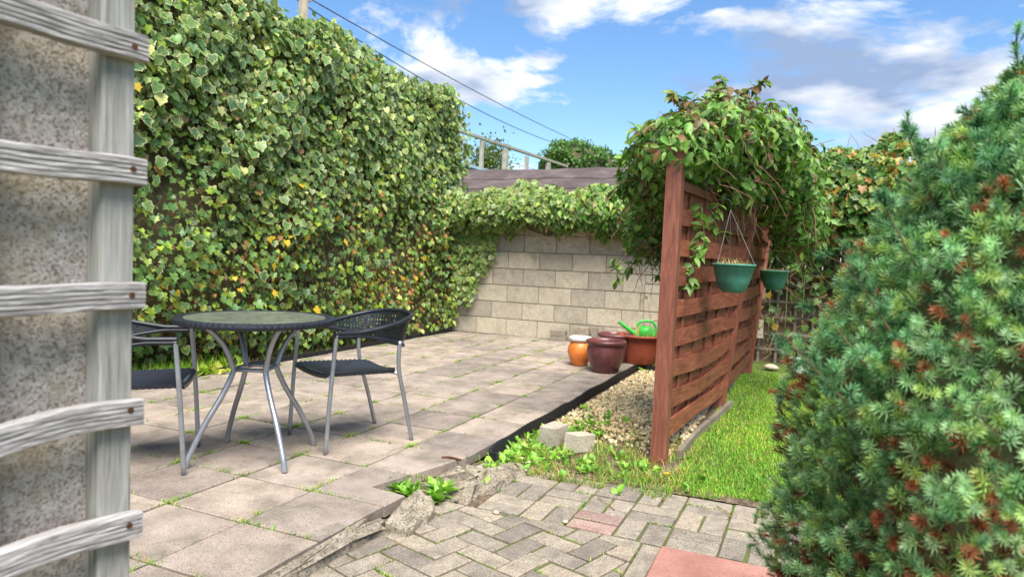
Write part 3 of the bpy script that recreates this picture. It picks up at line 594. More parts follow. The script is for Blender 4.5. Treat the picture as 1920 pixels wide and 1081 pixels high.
# utility pole and wires
ptop = DP(569, -2, 12.4); up_ = empty('utility_pole', (ptop[0], ptop[1], 0)); tag(up_, 'wooden utility pole standing behind the ivy hedge', 'pole')
keep(MB().tube([(ptop[0], ptop[1], -.16), (ptop[0], ptop[1], ptop[2] + .15)], [.11, .085], 12).build('pole', M['pole'], None, True), up_)
keep(MB().lathe([(.001, 0), (.03, 0), (.04, .03), (.03, .06), (.001, .07)], 10, ptop + [.09, -.06, -.03]).build('insulator', M['white'], None, True), up_)
for nm, q0, q1, sag in (('upper', ptop + [.1, -.06, .03], DP(1066, 258, 27), .10), ('lower', ptop + [-.1, .06, -.05], DP(1052, 272, 25), .28)):
    pts = [q0 + (q1 - q0) * t - np.array([0, 0, sag * 4 * t * (1 - t)]) for t in np.linspace(0, 1, 40)]
    tag(MB().tube(pts, .011, 6).build('overhead_wire', M['cable'], None, True), nm + ' black overhead wire strung from the utility pole toward the clipped hedge', 'wire')

# ================================================================== BROWN FENCE
FX = [2.25, 3.95, 5.85]
def fy(x, z): return np.interp(x, FX, [-1.235, -1.36, -1.41]) - np.interp(x, FX, [.012, .155, .13]) * (z / 1.5)
fn = empty('woven_fence', (FX[0], -1.24, ZL)); tag(fn, 'leaning brown stained fence of woven horizontal boards on three posts', 'fence')
for k, x in enumerate(FX):
    g = []; zt = (1.72, 1.60, 1.50)[k]
    for z in np.linspace(-.14, zt, 10):
        y = float(fy(x, z)); w = .043; g.append([(x - w, y - w, z), (x + w, y - w, z), (x + w, y + w, z), (x - w, y + w, z), (x - w, y - w, z)])
    b = MB().grid(g); b.f += [(0, 1, 2, 3)[::-1], tuple(45 + i for i in range(4))]
    keep(b.build('post', M['brownpost']), fn)
def board(x0, x1, z, h, off, th, bulge, sag, ph):
    g = []
    for t in np.linspace(0, 1, 13):
        x = x0 + (x1 - x0) * t; o = off - bulge * math.sin(math.pi * t) - .004 * math.sin(9 * t + ph); zc = z + sag * math.sin(math.pi * t) + .004 * math.sin(5 * t + ph)
        hh = h / 2 * (1 + .05 * math.sin(7 * t + ph * 2)); r = []
        for dz, dy in ((-hh, 0), (-hh, -th), (hh, -th), (hh, 0), (-hh, 0)): r.append((x, float(fy(x, zc)) + o + dy, zc + dz))
        g.append(r)
    b = MB().grid(g); b.f += [(3, 2, 1, 0), tuple(60 + i for i in range(4))]; return b
for pn in range(2):
    x0, x1 = FX[pn] + .045, FX[pn + 1] - .045; zb = (0, .02)[pn]
    for k in range(8):
        keep(board(x0, x1, .115 + zb + .172 * k, .098, -.0135, .012, .003 + .006 * rng.random(), rng.normal(0, .008) - (.012 if k in (1, 2) else 0), rng.uniform(0, 6)).build('board', M['brownwood']), fn)
    for k in range(8):
        keep(board(x0, x1, .20 + zb + .172 * k, .150, .0125, .012, 0, rng.normal(0, .005), rng.uniform(0, 6)).build('board', M['brownwood']), fn)
    for t in np.linspace(.14, .86, 5):
        x = x0 + (x1 - x0) * t; w = .017; g = []
        for z in np.linspace(.05, 1.45 + zb, 8): y = float(fy(x, z)); g.append([(x - w, y - .0132, z), (x + w, y - .0132, z), (x + w, y - .0008, z), (x - w, y - .0008, z), (x - w, y - .0132, z)])
        b = MB().grid(g); b.f += [(3, 2, 1, 0), tuple(35 + i for i in range(4))]; keep(b.build('batten', M['brownpost']), fn)
    keep(board(x0, x1, 1.485 + zb, .05, .012, .04, 0, -.01, 1).build('top_rail', M['brownwood']), fn)
pk = board(2.33, 4.0, ZL + .02, .05, -.07, .03, -.02, 0, 2).build('timber_plank', M['trellisw']); tag(pk, 'grey rotten timber plank lying along the foot of the woven fence', 'plank')

# ================================================================== CLIMBER OVER THE FENCE
cl = empty('fence_climber', (3.4, -1.3, ZL)); tag(cl, 'bushy climber with long pointed leaves heaped on top of the brown fence', 'climber')
ell = [(DP(1272, 278, 3.95), (.30, .27, .17)), (DP(1345, 250, 4.25), (.40, .28, .22)), (DP(1420, 275, 4.7), (.46, .28, .27)), (DP(1478, 335, 5.3), (.42, .23, .35)), (DP(1232, 335, 4.35), (.23, .21, .20)), (DP(1216, 415, 4.8), (.19, .17, .25)), (DP(1498, 410, 5.8), (.35, .22, .33))]
ell += [(DP(1335, 315, 4.45), (.34, .14, .15)), (DP(1392, 345, 4.5), (.30, .12, .15))]
cnt = [1500, 2200, 2600, 2200, 1100, 560, 1200, 600, 600]; parts = []
# axes: along fence (X), across (Y), up
for (c, r), k in zip(ell, cnt):
    d = rng.normal(0, 1, (k, 3)); d /= np.linalg.norm(d, axis=1)[:, None]; rad = rng.uniform(.66, 1.1, k) + .13 * np.sin(d[:, 0] * 7 + d[:, 2] * 5 + c[0] * 9); pos = c[None] + d * np.array(r)[None] * rad[:, None]
    cin, _ = pick(k, [(.10, .22, .045), (.14, .29, .06), (.07, .14, .035), (.20, .32, .07), (.18, .10, .055)], [3, 3, 1.8, 1.6, .8])
    topm = (d[:, 2] > .55) & (rng.random(k) < .45); cin[topm] = np.array([.15, .12, .05]) * rng.uniform(.7, 1.2, (int(topm.sum()), 1))
    R = frames(d + [0, 0, .45], d * [1, 1, .3] + rng.normal(0, .55, (k, 3)) + [0, 0, -.55], k, .5); parts.append(scatter_mesh(OVATE, pos, R, rng.uniform(.045, .088, k), cin))
fo = keep(foliage('foliage', parts, M['leaf']), cl); fo['kind'] = 'stuff'
st = MB()
for k in range(230):
    c, r = ell[rng.integers(len(ell))]; p = c + rng.uniform(-.6, .6, 3) * np.array(r); pts = [p]; d = rng.normal(0, 1, 3); d[2] -= .8
    for q in range(7): d = d * .7 + rng.normal(0, .4, 3) + [0, 0, -.3]; p = p + d / np.linalg.norm(d) * .055; pts.append(p)
    st.tube(pts, [.0045 - .0005 * i for i in range(8)], 5)
for k in range(60):                                        # bare runners hanging below the heap
    c, r = ell[(1, 2, 3, 3, 6, 5)[k % 6]]; p = c + np.array([rng.normal(0, .6) * r[0], rng.normal(0, .4) * r[1], -r[2] * .6]); pts = [p]; d = np.array([rng.normal(0, .6), rng.normal(0, .4), -1.0])
    for q in range(7): d = d + rng.normal(0, .45, 3); p = p + d / np.linalg.norm(d) * .06; pts.append(p)
    st.tube(pts, [.004 - .0004 * i for i in range(8)], 5)
keep(st.build('stems', M['stem'], None, True), cl)['kind'] = 'stuff'
k = 420                                                    # sprays standing up and dangling
parts = []
tr_pts = []
for (u, v, dpt, du, dv, nn) in [(1290, 195, 4.1, -30, -25, 9), (1350, 175, 4.3, 5, -30, 9), (1405, 172, 4.5, 25, -20, 9), (1240, 235, 4.1, -55, 10, 9), (1195, 280, 4.2, -28, 18, 8), (1175, 330, 4.4, -20, 30, 8), (1318, 380, 3.95, -6, 110, 9), (1308, 440, 3.95, -10, 100, 8), (1200, 450, 4.9, -15, 60, 9), (1230, 460, 4.9, 5, 60, 8), (1160, 480, 5.3, -10, 50, 7), (1340, 380, 4.1, 10, 60, 7), (1470, 240, 4.9, 40, 25, 8), (1500, 290, 5.2, 35, 40, 9)]:
    pts = [DP(u + du * t + 6 * math.sin(5 * t + u), v + dv * t, dpt) for t in np.linspace(0, 1, 8)]; st2 = MB().tube(pts, .003, 5)
    tr_pts.append(st2)
    for q in range(nn):
        t = (q + .5) / nn; p = DP(u + du * t + 6 * math.sin(5 * t + u), v + dv * t, dpt); kk = 3; cin, _ = pick(kk, [(.15, .30, .06), (.26, .40, .12), (.10, .2, .05)], [3, 1.2, 2]) if dv > 0 else pick(kk, [(.14, .19, .05), (.17, .10, .05), (.11, .2, .05)], [2, 1.3, 2])
        parts.append(scatter_mesh(OVATE, np.tile(p[None], (kk, 1)), frames(rng.normal(0, .5, (kk, 3)) + [-.5, -.3, .6], rng.normal(0, .6, (kk, 3)) + [0, 0, -.6], kk, .3), rng.uniform(.05, .085, kk), cin))
keep(foliage('trailing_shoots', parts, M['leaf']), cl)['kind'] = 'stuff'
mb = MB()
for q in tr_pts: mb.add(q.v, q.f)
keep(mb.build('shoot_stems', M['stem'], None, True), cl)['kind'] = 'stuff'

# ================================================================== BACK BOUNDARY RIGHT: trellis fence and rambling climber
bf = empty('trellis_fence', (6.8, -3, ZL)); tag(bf, 'old grey square trellis fixed to a dark board fence at the back of the lawn', 'fence')
for k in range(31): keep(MB().box((6.94, -1.36 - .18 * (k + 1) + .006, -.15), (6.96, -1.36 - .18 * k, 1.75 + rng.normal(0, .004))).build('fence_board', M['shedwood']), bf)
for k in range(29): y = -1.44 - .19 * k; keep(MB().box((6.885, y - .014, -.08), (6.90, y + .014, 1.62)).build('trellis_lath', M['trellisw']), bf)
for k in range(9): z = .1 + .185 * k; keep(MB().box((6.868, -6.9, z - .014), (6.884, -1.38, z + .014)).build('trellis_lath', M['trellisw']), bf)
rc = empty('rambling_climber', (6.6, -3.5, ZL)); tag(rc, 'overgrown climber with orange-tinged leaves covering the back trellis', 'climber')
rows = []
for y in np.linspace(-1.5, -7, 30):
    a = .06 * math.sin(y * 3) + .04 * math.sin(y * 7); rows.append([(6.84, y, 1.35 + a), (6.55 + a, y, 1.5), (6.45 + a, y, 1.9), (6.6, y, 2.22 + a), (6.95, y, 2.25 + a), (7.1, y, 1.9), (7.05, y, 1.3)])
b = MB().grid(rows); b.f += [tuple(range(6, -1, -1)), tuple(29 * 7 + k for k in range(7))]; keep(b.build('branch_core', M['core'], None, True), rc)
k = 9500; ys = rng.uniform(-7, -1.35, k); low = np.where(rng.random(k) < .55, rng.uniform(.0, 1.3, k), 1.2); zs = low + (2.38 + .08 * np.sin(ys * 4) + .05 * np.sin(ys * 11) - low) * rng.random(k) ** .8
dens = .5 + .5 * np.sin(ys * 5 + 2 * np.sin(zs * 4)) ; km = (zs > 1.3) | (rng.random(k) < .35 + .6 * dens); ys, zs = ys[km], zs[km]; k = len(ys)
xx = np.where(zs > 1.3, 6.66 - .32 * np.sin(np.clip((zs - 1.15) / 1.3, 0, 1) * np.pi) * rng.uniform(.6, 1.1, k), 6.84 - rng.uniform(0, .14, k)); pos = np.stack([xx, ys, zs], 1)
cin, _ = pick(k, [(.09, .19, .04), (.13, .25, .06), (.06, .12, .035), (.24, .27, .07), (.30, .15, .045), (.50, .32, .05)], [3, 3, 2.5, 1.5, .7, .35])
parts = [scatter_mesh(IVY, pos, frames(np.tile(np.array([[-1, 0, .5]]), (k, 1)), np.tile(np.array([[-.4, 0, -1.0]]), (k, 1)) + rng.normal(0, .4, (k, 3)), k, .5), rng.uniform(.05, .095, k), cin, cin * 1.1)]
keep(foliage('foliage', parts, M['leaf']), rc)['kind'] = 'stuff'
st = MB()
for k in range(260):
    y = rng.uniform(-6.5, -1.3); z = rng.uniform(.3, 2.0); x = 6.6; p = [(x, y, z)]
    for q in range(8): x += rng.normal(0, .035); y += rng.normal(0, .06); z += rng.normal(-.02, .05); p.append((min(x, 6.84), y, max(z, 0)))
    st.tube(p, [.005 - .0005 * i for i in range(9)], 5)
for k in range(26):
    y = rng.uniform(-6.5, -1.6); st.tube(bez([(6.7, y, 2.2), (6.68, y + rng.normal(0, .05), 2.38), (6.65, y + rng.normal(0, .12), 2.45 + .12 * rng.random())], 4), .003, 4)
keep(st.build('stems', M['stem'], None, True), rc)['kind'] = 'stuff'
# low shrub with yellowing twigs at the foot of the back trellis
ls = empty('straggly_shrub', tuple(P(1470, 650, ZL))); tag(ls, 'straggly yellowing low shrub at the foot of the back trellis beside the fence end', 'shrub')
k = 650; c = P(1478, 668, ZL); pos = c[None] + np.stack([rng.normal(0, .16, k), rng.normal(-.1, .30, k), np.abs(rng.normal(.18, .18, k))], 1); cin, _ = pick(k, [(.3, .33, .09), (.42, .38, .12), (.14, .22, .05), (.3, .2, .09)], [2, 2, 2, 1])
keep(foliage('foliage', [scatter_mesh(SMALL, pos, frames(rng.normal(0, 1, (k, 3)) + [-.6, 0, .6], rng.normal(0, 1, (k, 3)), k, .3), rng.uniform(.03, .06, k), cin)], M['leaf']), ls)['kind'] = 'stuff'
st = MB()
for k in range(40): q = c + [rng.normal(0, .1), rng.normal(-.1, .2), 0]; st.tube(bez([q, q + [rng.normal(0, .06), rng.normal(0, .06), .2], q + [rng.normal(0, .15), rng.normal(0, .2), .38]], 4), .0035, 4)
keep(st.build('stems', M['stem']), ls)

# ================================================================== HANGING BASKETS
def basket(c, hook, R_, label, n_dry):
    e = empty('hanging_basket', tuple(c)); tag(e, label, 'hanging basket', 'green hanging baskets on the fence')
    rim = R_; pr = [(.001, -.175 * R_ / .135), (R_ * .45, -.172 * R_ / .135), (R_ * .62, -.15 * R_ / .135), (R_ * .80, -.09 * R_ / .135), (R_ * .93, -.02), (R_ * .96, -.018), (R_ * .97, 0), (R_ * 1.03, .0), (R_ * 1.03, .012), (R_ * .95, .012), (R_ * .93, -.01), (R_ * .85, -.05)]
    keep(MB().lathe(pr, 36, c).build('bowl', M['greenpot'], None, True), e)
    keep(MB().lathe([(.001, -.045), (R_ * .86, -.045), (R_ * .86, -.03), (.001, -.02)], 24, c).build('compost', M['soil']), e)
    for a in (.3, 2.4, 4.5): keep(MB().tube([c + [R_ * math.cos(a), R_ * math.sin(a), .006], hook - [0, 0, .06]], .0016, 5).build('hanger_wire', M['wire']), e)
    keep(MB().tube(bez([hook - [0, 0, .06], hook - [.0, .0, .02], hook + [0, .02, .0], hook + [0, .045, -.005], hook + [0, .055, -.03]], 5), .003, 6).build('hook', M['edging']), e)
    k = n_dry; a = rng.uniform(0, 6.28, k); r = R_ * .8 * np.sqrt(rng.random(k)); pos = c[None] + np.stack([r * np.cos(a), r * np.sin(a), np.full(k, -.02)], 1)
    cc, _ = pick(k, [(.42, .32, .19), (.30, .2, .11), (.5, .42, .28)], [1, 1, 1]); V, F, Cc = blades(pos, rng.uniform(.02, .10, k) * rng.uniform(.4, 1.1, k), rng.uniform(.3, 1.7, k), rng.uniform(.0025, .005, k), cc)
    keep(mesh_obj('dry_plant', V, F, M['dry'], colors=Cc), e)['kind'] = 'stuff'
c1 = DP(1376, 498, 4.11); basket(c1, DP(1371, 374, 4.05), .126, 'green hanging basket of dry stalks on the fence panel beside the tall post', 420)
c2 = DP(1452, 509, 6.55); basket(c2, DP(1440, 452, 6.5), .137, 'green plastic hanging basket at the far end of the brown fence', 160)

# ================================================================== TABLE AND CHAIRS
tc_ = C(-1.275, 3.40); TB = empty('bistro_table', (tc_[0], tc_[1], 0), math.radians(23.7)); tag(TB, 'round black wicker-edged glass bistro table with curved steel legs', 'table')
RT = .385
MB().lathe([(.001, .700), (RT - .05, .700), (RT - .05, .7075), (.001, .7085)], 64).build('glass_top', M['glass'], TB)
g = []
for k in range(161):                                       # woven rim: wrapped cane bumps
    w = 2 * math.pi * k / 160; bu = .0016 * (1 if k % 2 else -1); row = []
    for q in range(13):
        t = 2 * math.pi * q / 12; ce, si = math.cos(t), math.sin(t); r = RT - .026 + (.026 + bu) * np.sign(ce) * abs(ce) ** .7; z = .694 + (.0165 + bu * .6) * np.sign(si) * abs(si) ** .7; row.append((r * math.cos(w), r * math.sin(w), z))
    g.append(row)
MB().grid(g).build('wicker_rim', M['wicker'], TB)
MB().lathe([(.001, .672), (RT - .06, .672), (RT - .05, .69), (.001, .695)], 40).build('under_panel', M['wicker'], TB)
for k in range(4):
    a = math.pi / 4 + k * math.pi / 2; ca_, sa_ = math.cos(a), math.sin(a); pr = [(.30, .680), (.245, .665), (.165, .58), (.118, .475), (.115, .435), (.165, .33), (.245, .20), (.315, .06), (.332, 0)]
    MB().tube(bez([(r * ca_, r * sa_, z) for r, z in pr], 6), .0135, 12).build('leg', M['steel'], TB, True)
    a2 = a + math.pi / 2; zt = .452
    for dz in (0,): MB().tube([(.112 * ca_, .112 * sa_, zt + dz), (.112 * math.cos(a2), .112 * math.sin(a2), zt + dz)], .010, 10).build('stretcher', M['steel'], TB, True)
def chair(name, loc, rz, label):
    e = empty(name, (loc[0], loc[1], 0), rz); tag(e, label, 'chair', 'black wicker armchairs at the bistro table')
    for s in (1, -1):
        MB().tube(bez([(.245, .238 * s, 0), (.228, .243 * s, .3), (.205, .247 * s, .60), (.200, .246 * s, .617)], 6), .0115, 12).build('front_leg', M['steel'], e, True)
        MB().tube(bez([(-.285, .215 * s, 0), (-.235, .223 * s, .2), (-.185, .232 * s, .38), (-.172, .238 * s, .48), (-.178, .238 * s, .57)], 6), .0115, 12).build('rear_leg', M['steel'], e, True)
    for (p, q) in (((.215, -.235, .40), (.215, .235, .40)), ((-.18, -.225, .385), (-.18, .225, .385))): MB().tube([p, q], .009, 8).build('seat_rail', M['steel'], e, True)
    # woven seat
    n, m = 33, 29; g = []; g2 = []
    for i in range(n):
        t = i / (n - 1); x = -.20 + .435 * t; hw = .205 + .022 * t - .03 * max(0, (t - .9) / .1) ** 2 - .05 * max(0, (.12 - t) / .12) ** 2; row = []; r2 = []
        for j in range(m):
            u = j / (m - 1) * 2 - 1; wv = .003 * (1 if (i % 2) ^ (j % 2) else -1); z = .408 + .012 * t - .012 * (1 - u * u) + wv - .012 * max(0, (t - .93) / .07) ** 2
            row.append((x, hw * u, z)); r2.append((x, hw * u, z - .016 - 0 * wv))
        g.append(row); g2.append(r2)
    b = MB().grid(g); b.grid([r[::-1] for r in g2]); b.grid([g[0], g2[0]]); b.grid([g2[-1], g[-1]]); b.grid([[r[0] for r in g2], [r[0] for r in g]]); b.grid([[r[-1] for r in g], [r[-1] for r in g2]])
    b.build('seat', M['wicker'], e)
    # woven tub back that runs forward into the arms
    path = bez([(.215, .248), (.08, .252), (-.08, .250), (-.19, .222), (-.265, .14), (-.292, 0), (-.265, -.14), (-.19, -.222), (-.08, -.250), (.08, -.252), (.215, -.248)], 13); n = len(path); g = []; g2 = []; top = []; bot = []
    for i, p in enumerate(path):
        t = i / (n - 1); k = math.sin(math.pi * t); kk = max(0, (k - .30) / .70) ** 1.25; zt = .628 + .085 * kk; zb = .612 - .09 * kk; nx, ny = p[0], p[1]; L = math.hypot(nx + .02, ny); nx, ny = (nx + .02) / L, ny / L; row = []; r2 = []
        for j in range(15):
            u = j / 14; z = zb + (zt - zb) * u; o = .045 * kk * (u - .2); row.append((p[0] + nx * o, p[1] + ny * o, z)); r2.append((p[0] + nx * (o - .004), p[1] + ny * (o - .004), z))
        g.append(row); g2.append(r2[::-1]); top.append((p[0] + nx * .045 * kk * .8, p[1] + ny * .045 * kk * .8, zt)); bot.append((p[0] - nx * .009 * kk, p[1] - ny * .009 * kk, zb))
    b = MB().grid(g); b.grid(g2); b.f = [f_ for q_, f_ in enumerate(b.f) if not ((q_ % 14) % 2 == (1 if q_ < 14 * (n - 1) else 0) and (q_ // 14) % 2 == (1 if q_ < 14 * (n - 1) else (n - 1 + 1) % 2))]; b.build('wicker_back', M['wicker'], e)
    MB().tube(top, [.0115 + .0012 * (i % 2) for i in range(n)], 10).build('top_rim', M['wicker'], e, True)
    MB().tube(bot, [.0095 + .001 * (i % 2) for i in range(n)], 8).build('lower_rim', M['wicker'], e, True)
    return e
fa = np.array([-.39, -.325]); ctr = C(-.70 + -.39 * .5, 3.965 - .325 * .5); fw = _right * fa[0] + HEAD * fa[1]
chair('wicker_armchair', ctr, math.atan2(fw[1], fw[0]), 'black wicker armchair with its whole round back showing, on the open side of the table')
fw = _right * .95 + HEAD * .3; ctr = C(-1.55 - .24 * .95, 3.30 - .24 * .3)
chair('wicker_armchair', ctr, math.atan2(fw[1], fw[0]), 'black wicker armchair half hidden by the wall trellis, beside the table')

# ================================================================== POTS, WATERING CAN, LOOSE PAVERS
pO, pP, pT = P(1086, 684), P(1134, 697), P(1199, 680); pP2 = P(1152, 678)
e = empty('orange_urn', (pO[0], pO[1], .002)); tag(e, 'small orange glazed urn with a flaking white rim', 'pot')
MB().lathe([(.001, 0), (.075, 0), (.08, .01), (.105, .07), (.122, .13), (.118, .18), (.095, .225), (.085, .235), (.088, .24), (.001, .235)], 36).build('body', M['orange'], e, True)
MB().lathe([(.088, .238), (.105, .245), (.112, .262), (.110, .285), (.098, .285), (.09, .25), (.001, .24)], 36).build('rim', M['white'], e, True)
MB().lathe([(.001, .241), (.092, .241), (.092, .262), (.001, .266)], 24).build('soil_fill', M['soil'], e)
for (pp, s, lab) in ((pP, 1.0, 'plum brown glazed pot in front of its twin, on the patio edge'), (pP2, .98, 'plum brown glazed pot tucked behind its twin beside the terracotta planter')):
    e = empty('plum_pot', (pp[0], pp[1], .002)); e.scale = (s, s, s); tag(e, lab, 'pot', 'plum glazed pots')
    MB().lathe([(.001, 0), (.115, 0), (.122, .012), (.150, .08), (.176, .16), (.180, .20), (.172, .245), (.168, .262), (.185, .268), (.192, .282), (.190, .300), (.178, .306), (.165, .30), (.160, .27), (.158, .24)], 44, flute=[0] * 4 + [.0, .0, .012, .0] + [0] * 7).build('body', M['plum'], e, True)
    MB().lathe([(.001, .235), (.16, .235), (.16, .252), (.001, .262)], 28).build('soil_fill', M['soil'], e)
e = empty('terracotta_planter', (pT[0], pT[1], .002)); tag(e, 'large terracotta plastic planter with a wide rim, holding the green watering can', 'pot')
MB().lathe([(.001, 0), (.155, 0), (.16, .01), (.185, .12), (.205, .25), (.21, .27)], 60, flute=[0, .012, .012, .012, .012, 0]).build('body', M['terra'], e, True)
MB().lathe([(.205, .262), (.235, .275), (.250, .283), (.252, .295), (.235, .30), (.21, .29), (.2, .25)], 48).build('rim', M['terra'], e, True)
MB().lathe([(.001, .235), (.202, .235), (.202, .252), (.001, .262)], 30).build('soil_fill', M['soil'], e)
e = empty('watering_can', (pT[0], pT[1], .256)); tag(e, 'bright green plastic watering can sitting in the terracotta planter', 'watering can')
lft = -_right; fwd = HEAD
def L3(a, b_, z): return np.array([pT[0], pT[1], .256]) + _right * a + HEAD * b_ + np.array([0, 0, z])
o = MB().lathe([(.001, 0), (.075, 0), (.082, .01), (.085, .06), (.078, .105), (.055, .125), (.03, .13), (.001, .13)], 32, L3(.05, .02, 0)).build('body', M['cangreen'], None, True); keep(o, e)
keep(MB().tube(bez([L3(-.02, 0, .03), L3(-.08, -.01, .06), L3(-.15, -.02, .105), L3(-.215, -.03, .155)], 6), [.026 - .0006 * i for i in range(19)], 12).build('spout', M['cangreen'], None, True), e)
keep(MB().tube([L3(-.213, -.03, .153), L3(-.235, -.033, .17)], [.014, .022], 12).build('rose', M['cangreen'], None, True), e)
keep(MB().tube(bez([L3(-.045, .0, .09), L3(-.03, .0, .155), L3(.03, .0, .185), L3(.11, .0, .178), L3(.155, .01, .12), L3(.15, .01, .05), L3(.12, .01, .02)], 6), .0135, 10).build('handle', M['cangreen'], None, True), e)
# dry plant in the planter and seedlings
k = 140; pos = L3(0, 0, 0)[None] + np.stack([rng.normal(-.01, .06, k), rng.normal(0, .06, k), np.full(k, .0)], 1); cc, _ = pick(k, [(.45, .33, .18), (.22, .30, .07), (.32, .2, .1)], [2, 1, 1]); V, F, Cc = blades(pos, rng.uniform(.06, .20, k), rng.uniform(.05, .7, k), rng.uniform(.003, .006, k), cc)
o = mesh_obj('dead_planter_stalks', V, F, M['dry'], colors=Cc); tag(o, 'straw-coloured dead stalks growing in the terracotta planter', 'plant')
o = MB().tube(bez([L3(.07, -.1, 0), L3(.075, -.1, .15), L3(.06, -.1, .30), L3(.02, -.1, .43)], 6), [.0035 - .0001 * i for i in range(19)], 6); o.lathe([(.001, 0), (.012, .008), (.012, .03), (.004, .045), (.001, .046)], 8, L3(.02, -.1, .42)); o = o.build('seed_stalk', M['stem'], None, True); tag(o, 'thin brown seed stalk rising from the terracotta planter', 'plant')
# loose grey pavers stacked by the wall
q0 = P(1046, 641); pav = [(0, .10, 0, 0, 'bottom'), (.01, .105, .066, .03, 'top')]
def loose(cx, cy, z, rz, lab, w=.2, d=.1, h=.065, mat='paver', tilt=(0, 0), up=False, name='loose_paver', grp='loose grey pavers by the block wall'):
    b = MB(); e = .004; hx, hy = w / 2, d / 2
    b.add([(-hx, -hy, 0), (hx, -hy, 0), (hx, hy, 0), (-hx, hy, 0), (-hx, -hy, h - e), (hx, -hy, h - e), (hx, hy, h - e), (-hx, hy, h - e), (-hx + e, -hy + e, h), (hx - e, -hy + e, h), (hx - e, hy - e, h), (-hx + e, hy - e, h)],
          [(0, 3, 2, 1), (0, 1, 5, 4), (1, 2, 6, 5), (2, 3, 7, 6), (3, 0, 4, 7), (4, 5, 9, 8), (5, 6, 10, 9), (6, 7, 11, 10), (7, 4, 8, 11), (8, 9, 10, 11)])
    o = b.build(name, M[mat]); o.location = (cx, cy, z); o.rotation_euler = (tilt[0], tilt[1], rz); tag(o, lab, 'paver', grp); return o
yL = P(1042, 640)[1]; yR = P(1082, 645)[1]; xw = 6.745 - .065
loose(xw - .0, yL, .003, math.pi / 2, 'grey paver at the bottom of the two-high pile by the block wall')
loose(xw - .004, yL + .01, .069, math.pi / 2 + .03, 'grey paver on top of the two-high pile by the block wall')
for k, w in enumerate(('bottom', 'middle', 'top')): loose(xw - .01, yR + .004 * k, .003 + .066 * k, math.pi / 2 + .02 * k, 'grey paver at the %s of the three-high pile by the block wall' % w)
loose(xw + .01, yR - .16, .003, 0, 'narrow grey paver standing on end beside the three-high pile', .06, .075, .2)
# two pale blocks in the weeds
b1, b2 = P(1034, 838, ZL), P(1080, 845, ZL)
loose(b1[0] + .03, b1[1], ZL - .008, math.radians(-10), 'taller pale block standing in the weeds beside the black edging', .15, .105, .135, 'block', name='pale_block', grp='pale blocks in the weeds')
loose(b2[0] + .05, b2[1], ZL - .008, math.radians(-20), 'lower pale block leaning next to the taller one in the weeds', .17, .095, .10, 'block', (.0, .12), name='pale_block', grp='pale blocks in the weeds')

# ================================================================== EDGING STRIPS, BROKEN CONCRETE
def edging(pts, h, z0, label, wave=.004):
    g = []; P2 = bez(pts, 30); s = 0
    b = MB(); rows = []
    for i, p in enumerate(P2):
        t = P2[min(i + 1, len(P2) - 1)] - P2[max(0, i - 1)]; t /= np.linalg.norm(t); nn = np.array([-t[1], t[0]]); w = wave * (1 if i % 2 else -1)
        q = p + nn * w; rows.append([(q[0], q[1], z0), (q[0], q[1], z0 + h + .004 * math.sin(i * .21)), (q[0] + nn[0] * .008, q[1] + nn[1] * .008, z0 + h + .004 * math.sin(i * .21)), (q[0] + nn[0] * .008, q[1] + nn[1] * .008, z0)])
    b.grid(rows); b.f += [(0, 1, 2, 3), tuple(len(b.v) - 4 + k for k in (3, 2, 1, 0))]
    o = b.build('lawn_edging', M['edging']); tag(o, label, 'edging'); return o
E0 = P(884, 851, -.02)
edging([(E0[0] - .03, -.50), (E0[0] + .01, -.44), (E0[0] + .12, -.41), (2.2, -.395), (2.9, -.392), (3.25, -.402), (3.55, -.385), (4.3, -.39), (5.28, -.385)], .122, -.105, 'black corrugated plastic edging between the patio and the gravel')
edging([(5.33, -.385), (5.36, -.6), (5.34, -1.2)], .09, -.09, 'black edging strip crossing behind the gravel near the pots', .002)
edging([(.2, 2.535), (1.8, 2.53), (2.9, 2.55), (4.2, 2.53), (5.4, 2.55), (6.6, 2.53)], .065, -.03, 'black edging strip along the foot of the ivy hedge', .003)
def lump(name, poly, z0, z1, label, cat, seed, rough=.01, mat='concrete', tilt=(0, 0)):
    """broken slab of concrete: irregular plan, craggy top"""
    r = np.random.default_rng(seed); p = [np.array(q[:2]) for q in poly]; c = sum(p) / len(p); ring = []
    for i in range(len(p)):
        a, b_ = p[i], p[(i + 1) % len(p)]
        for t in np.linspace(0, 1, 6)[:-1]: ring.append(a + (b_ - a) * t + r.normal(0, rough * .35, 2))
    n = len(ring); rows = []; 
    for s, z in ((1.02, z0), (1.0, z0 + (z1 - z0) * .75), (.95, z1 - .003), (.72, z1), (.4, z1), (.12, z1)):
        rows.append([(*(c + (q - c) * s + r.normal(0, rough * .25, 2)), z + (r.normal(0, rough * .5) if s < 1 else 0) + (q - c)[0] * tilt[0] + (q - c)[1] * tilt[1]) for q in ring])
    rows = [rr + [rr[0]] for rr in rows]; b = MB().grid([rr[::-1] for rr in rows]); b.f += [tuple(5 * (n + 1) + k for k in range(n))]
    o = b.build(name, M[mat], None, False); tag(o, label, cat); return o
pp = lambda L, z=ZL: [P(u, v, z) for u, v in L]
lump('broken_slab', pp([(722, 980), (762, 992), (815, 958), (812, 942), (785, 930), (760, 944)], -.02)[::-1], -.052, .0, 'loose broken piece of slab tipped against the patio corner', 'rubble', 3, .008, tilt=(.05, .12))
lump('concrete_footing', pp([(795, 915), (850, 945), (905, 930), (985, 890), (1000, 878), (930, 872), (850, 885)], ZL)[::-1], ZL - .05, ZL + .022, 'rough lump of old concrete footing between the patio notch and the paving', 'concrete', 5, .035)
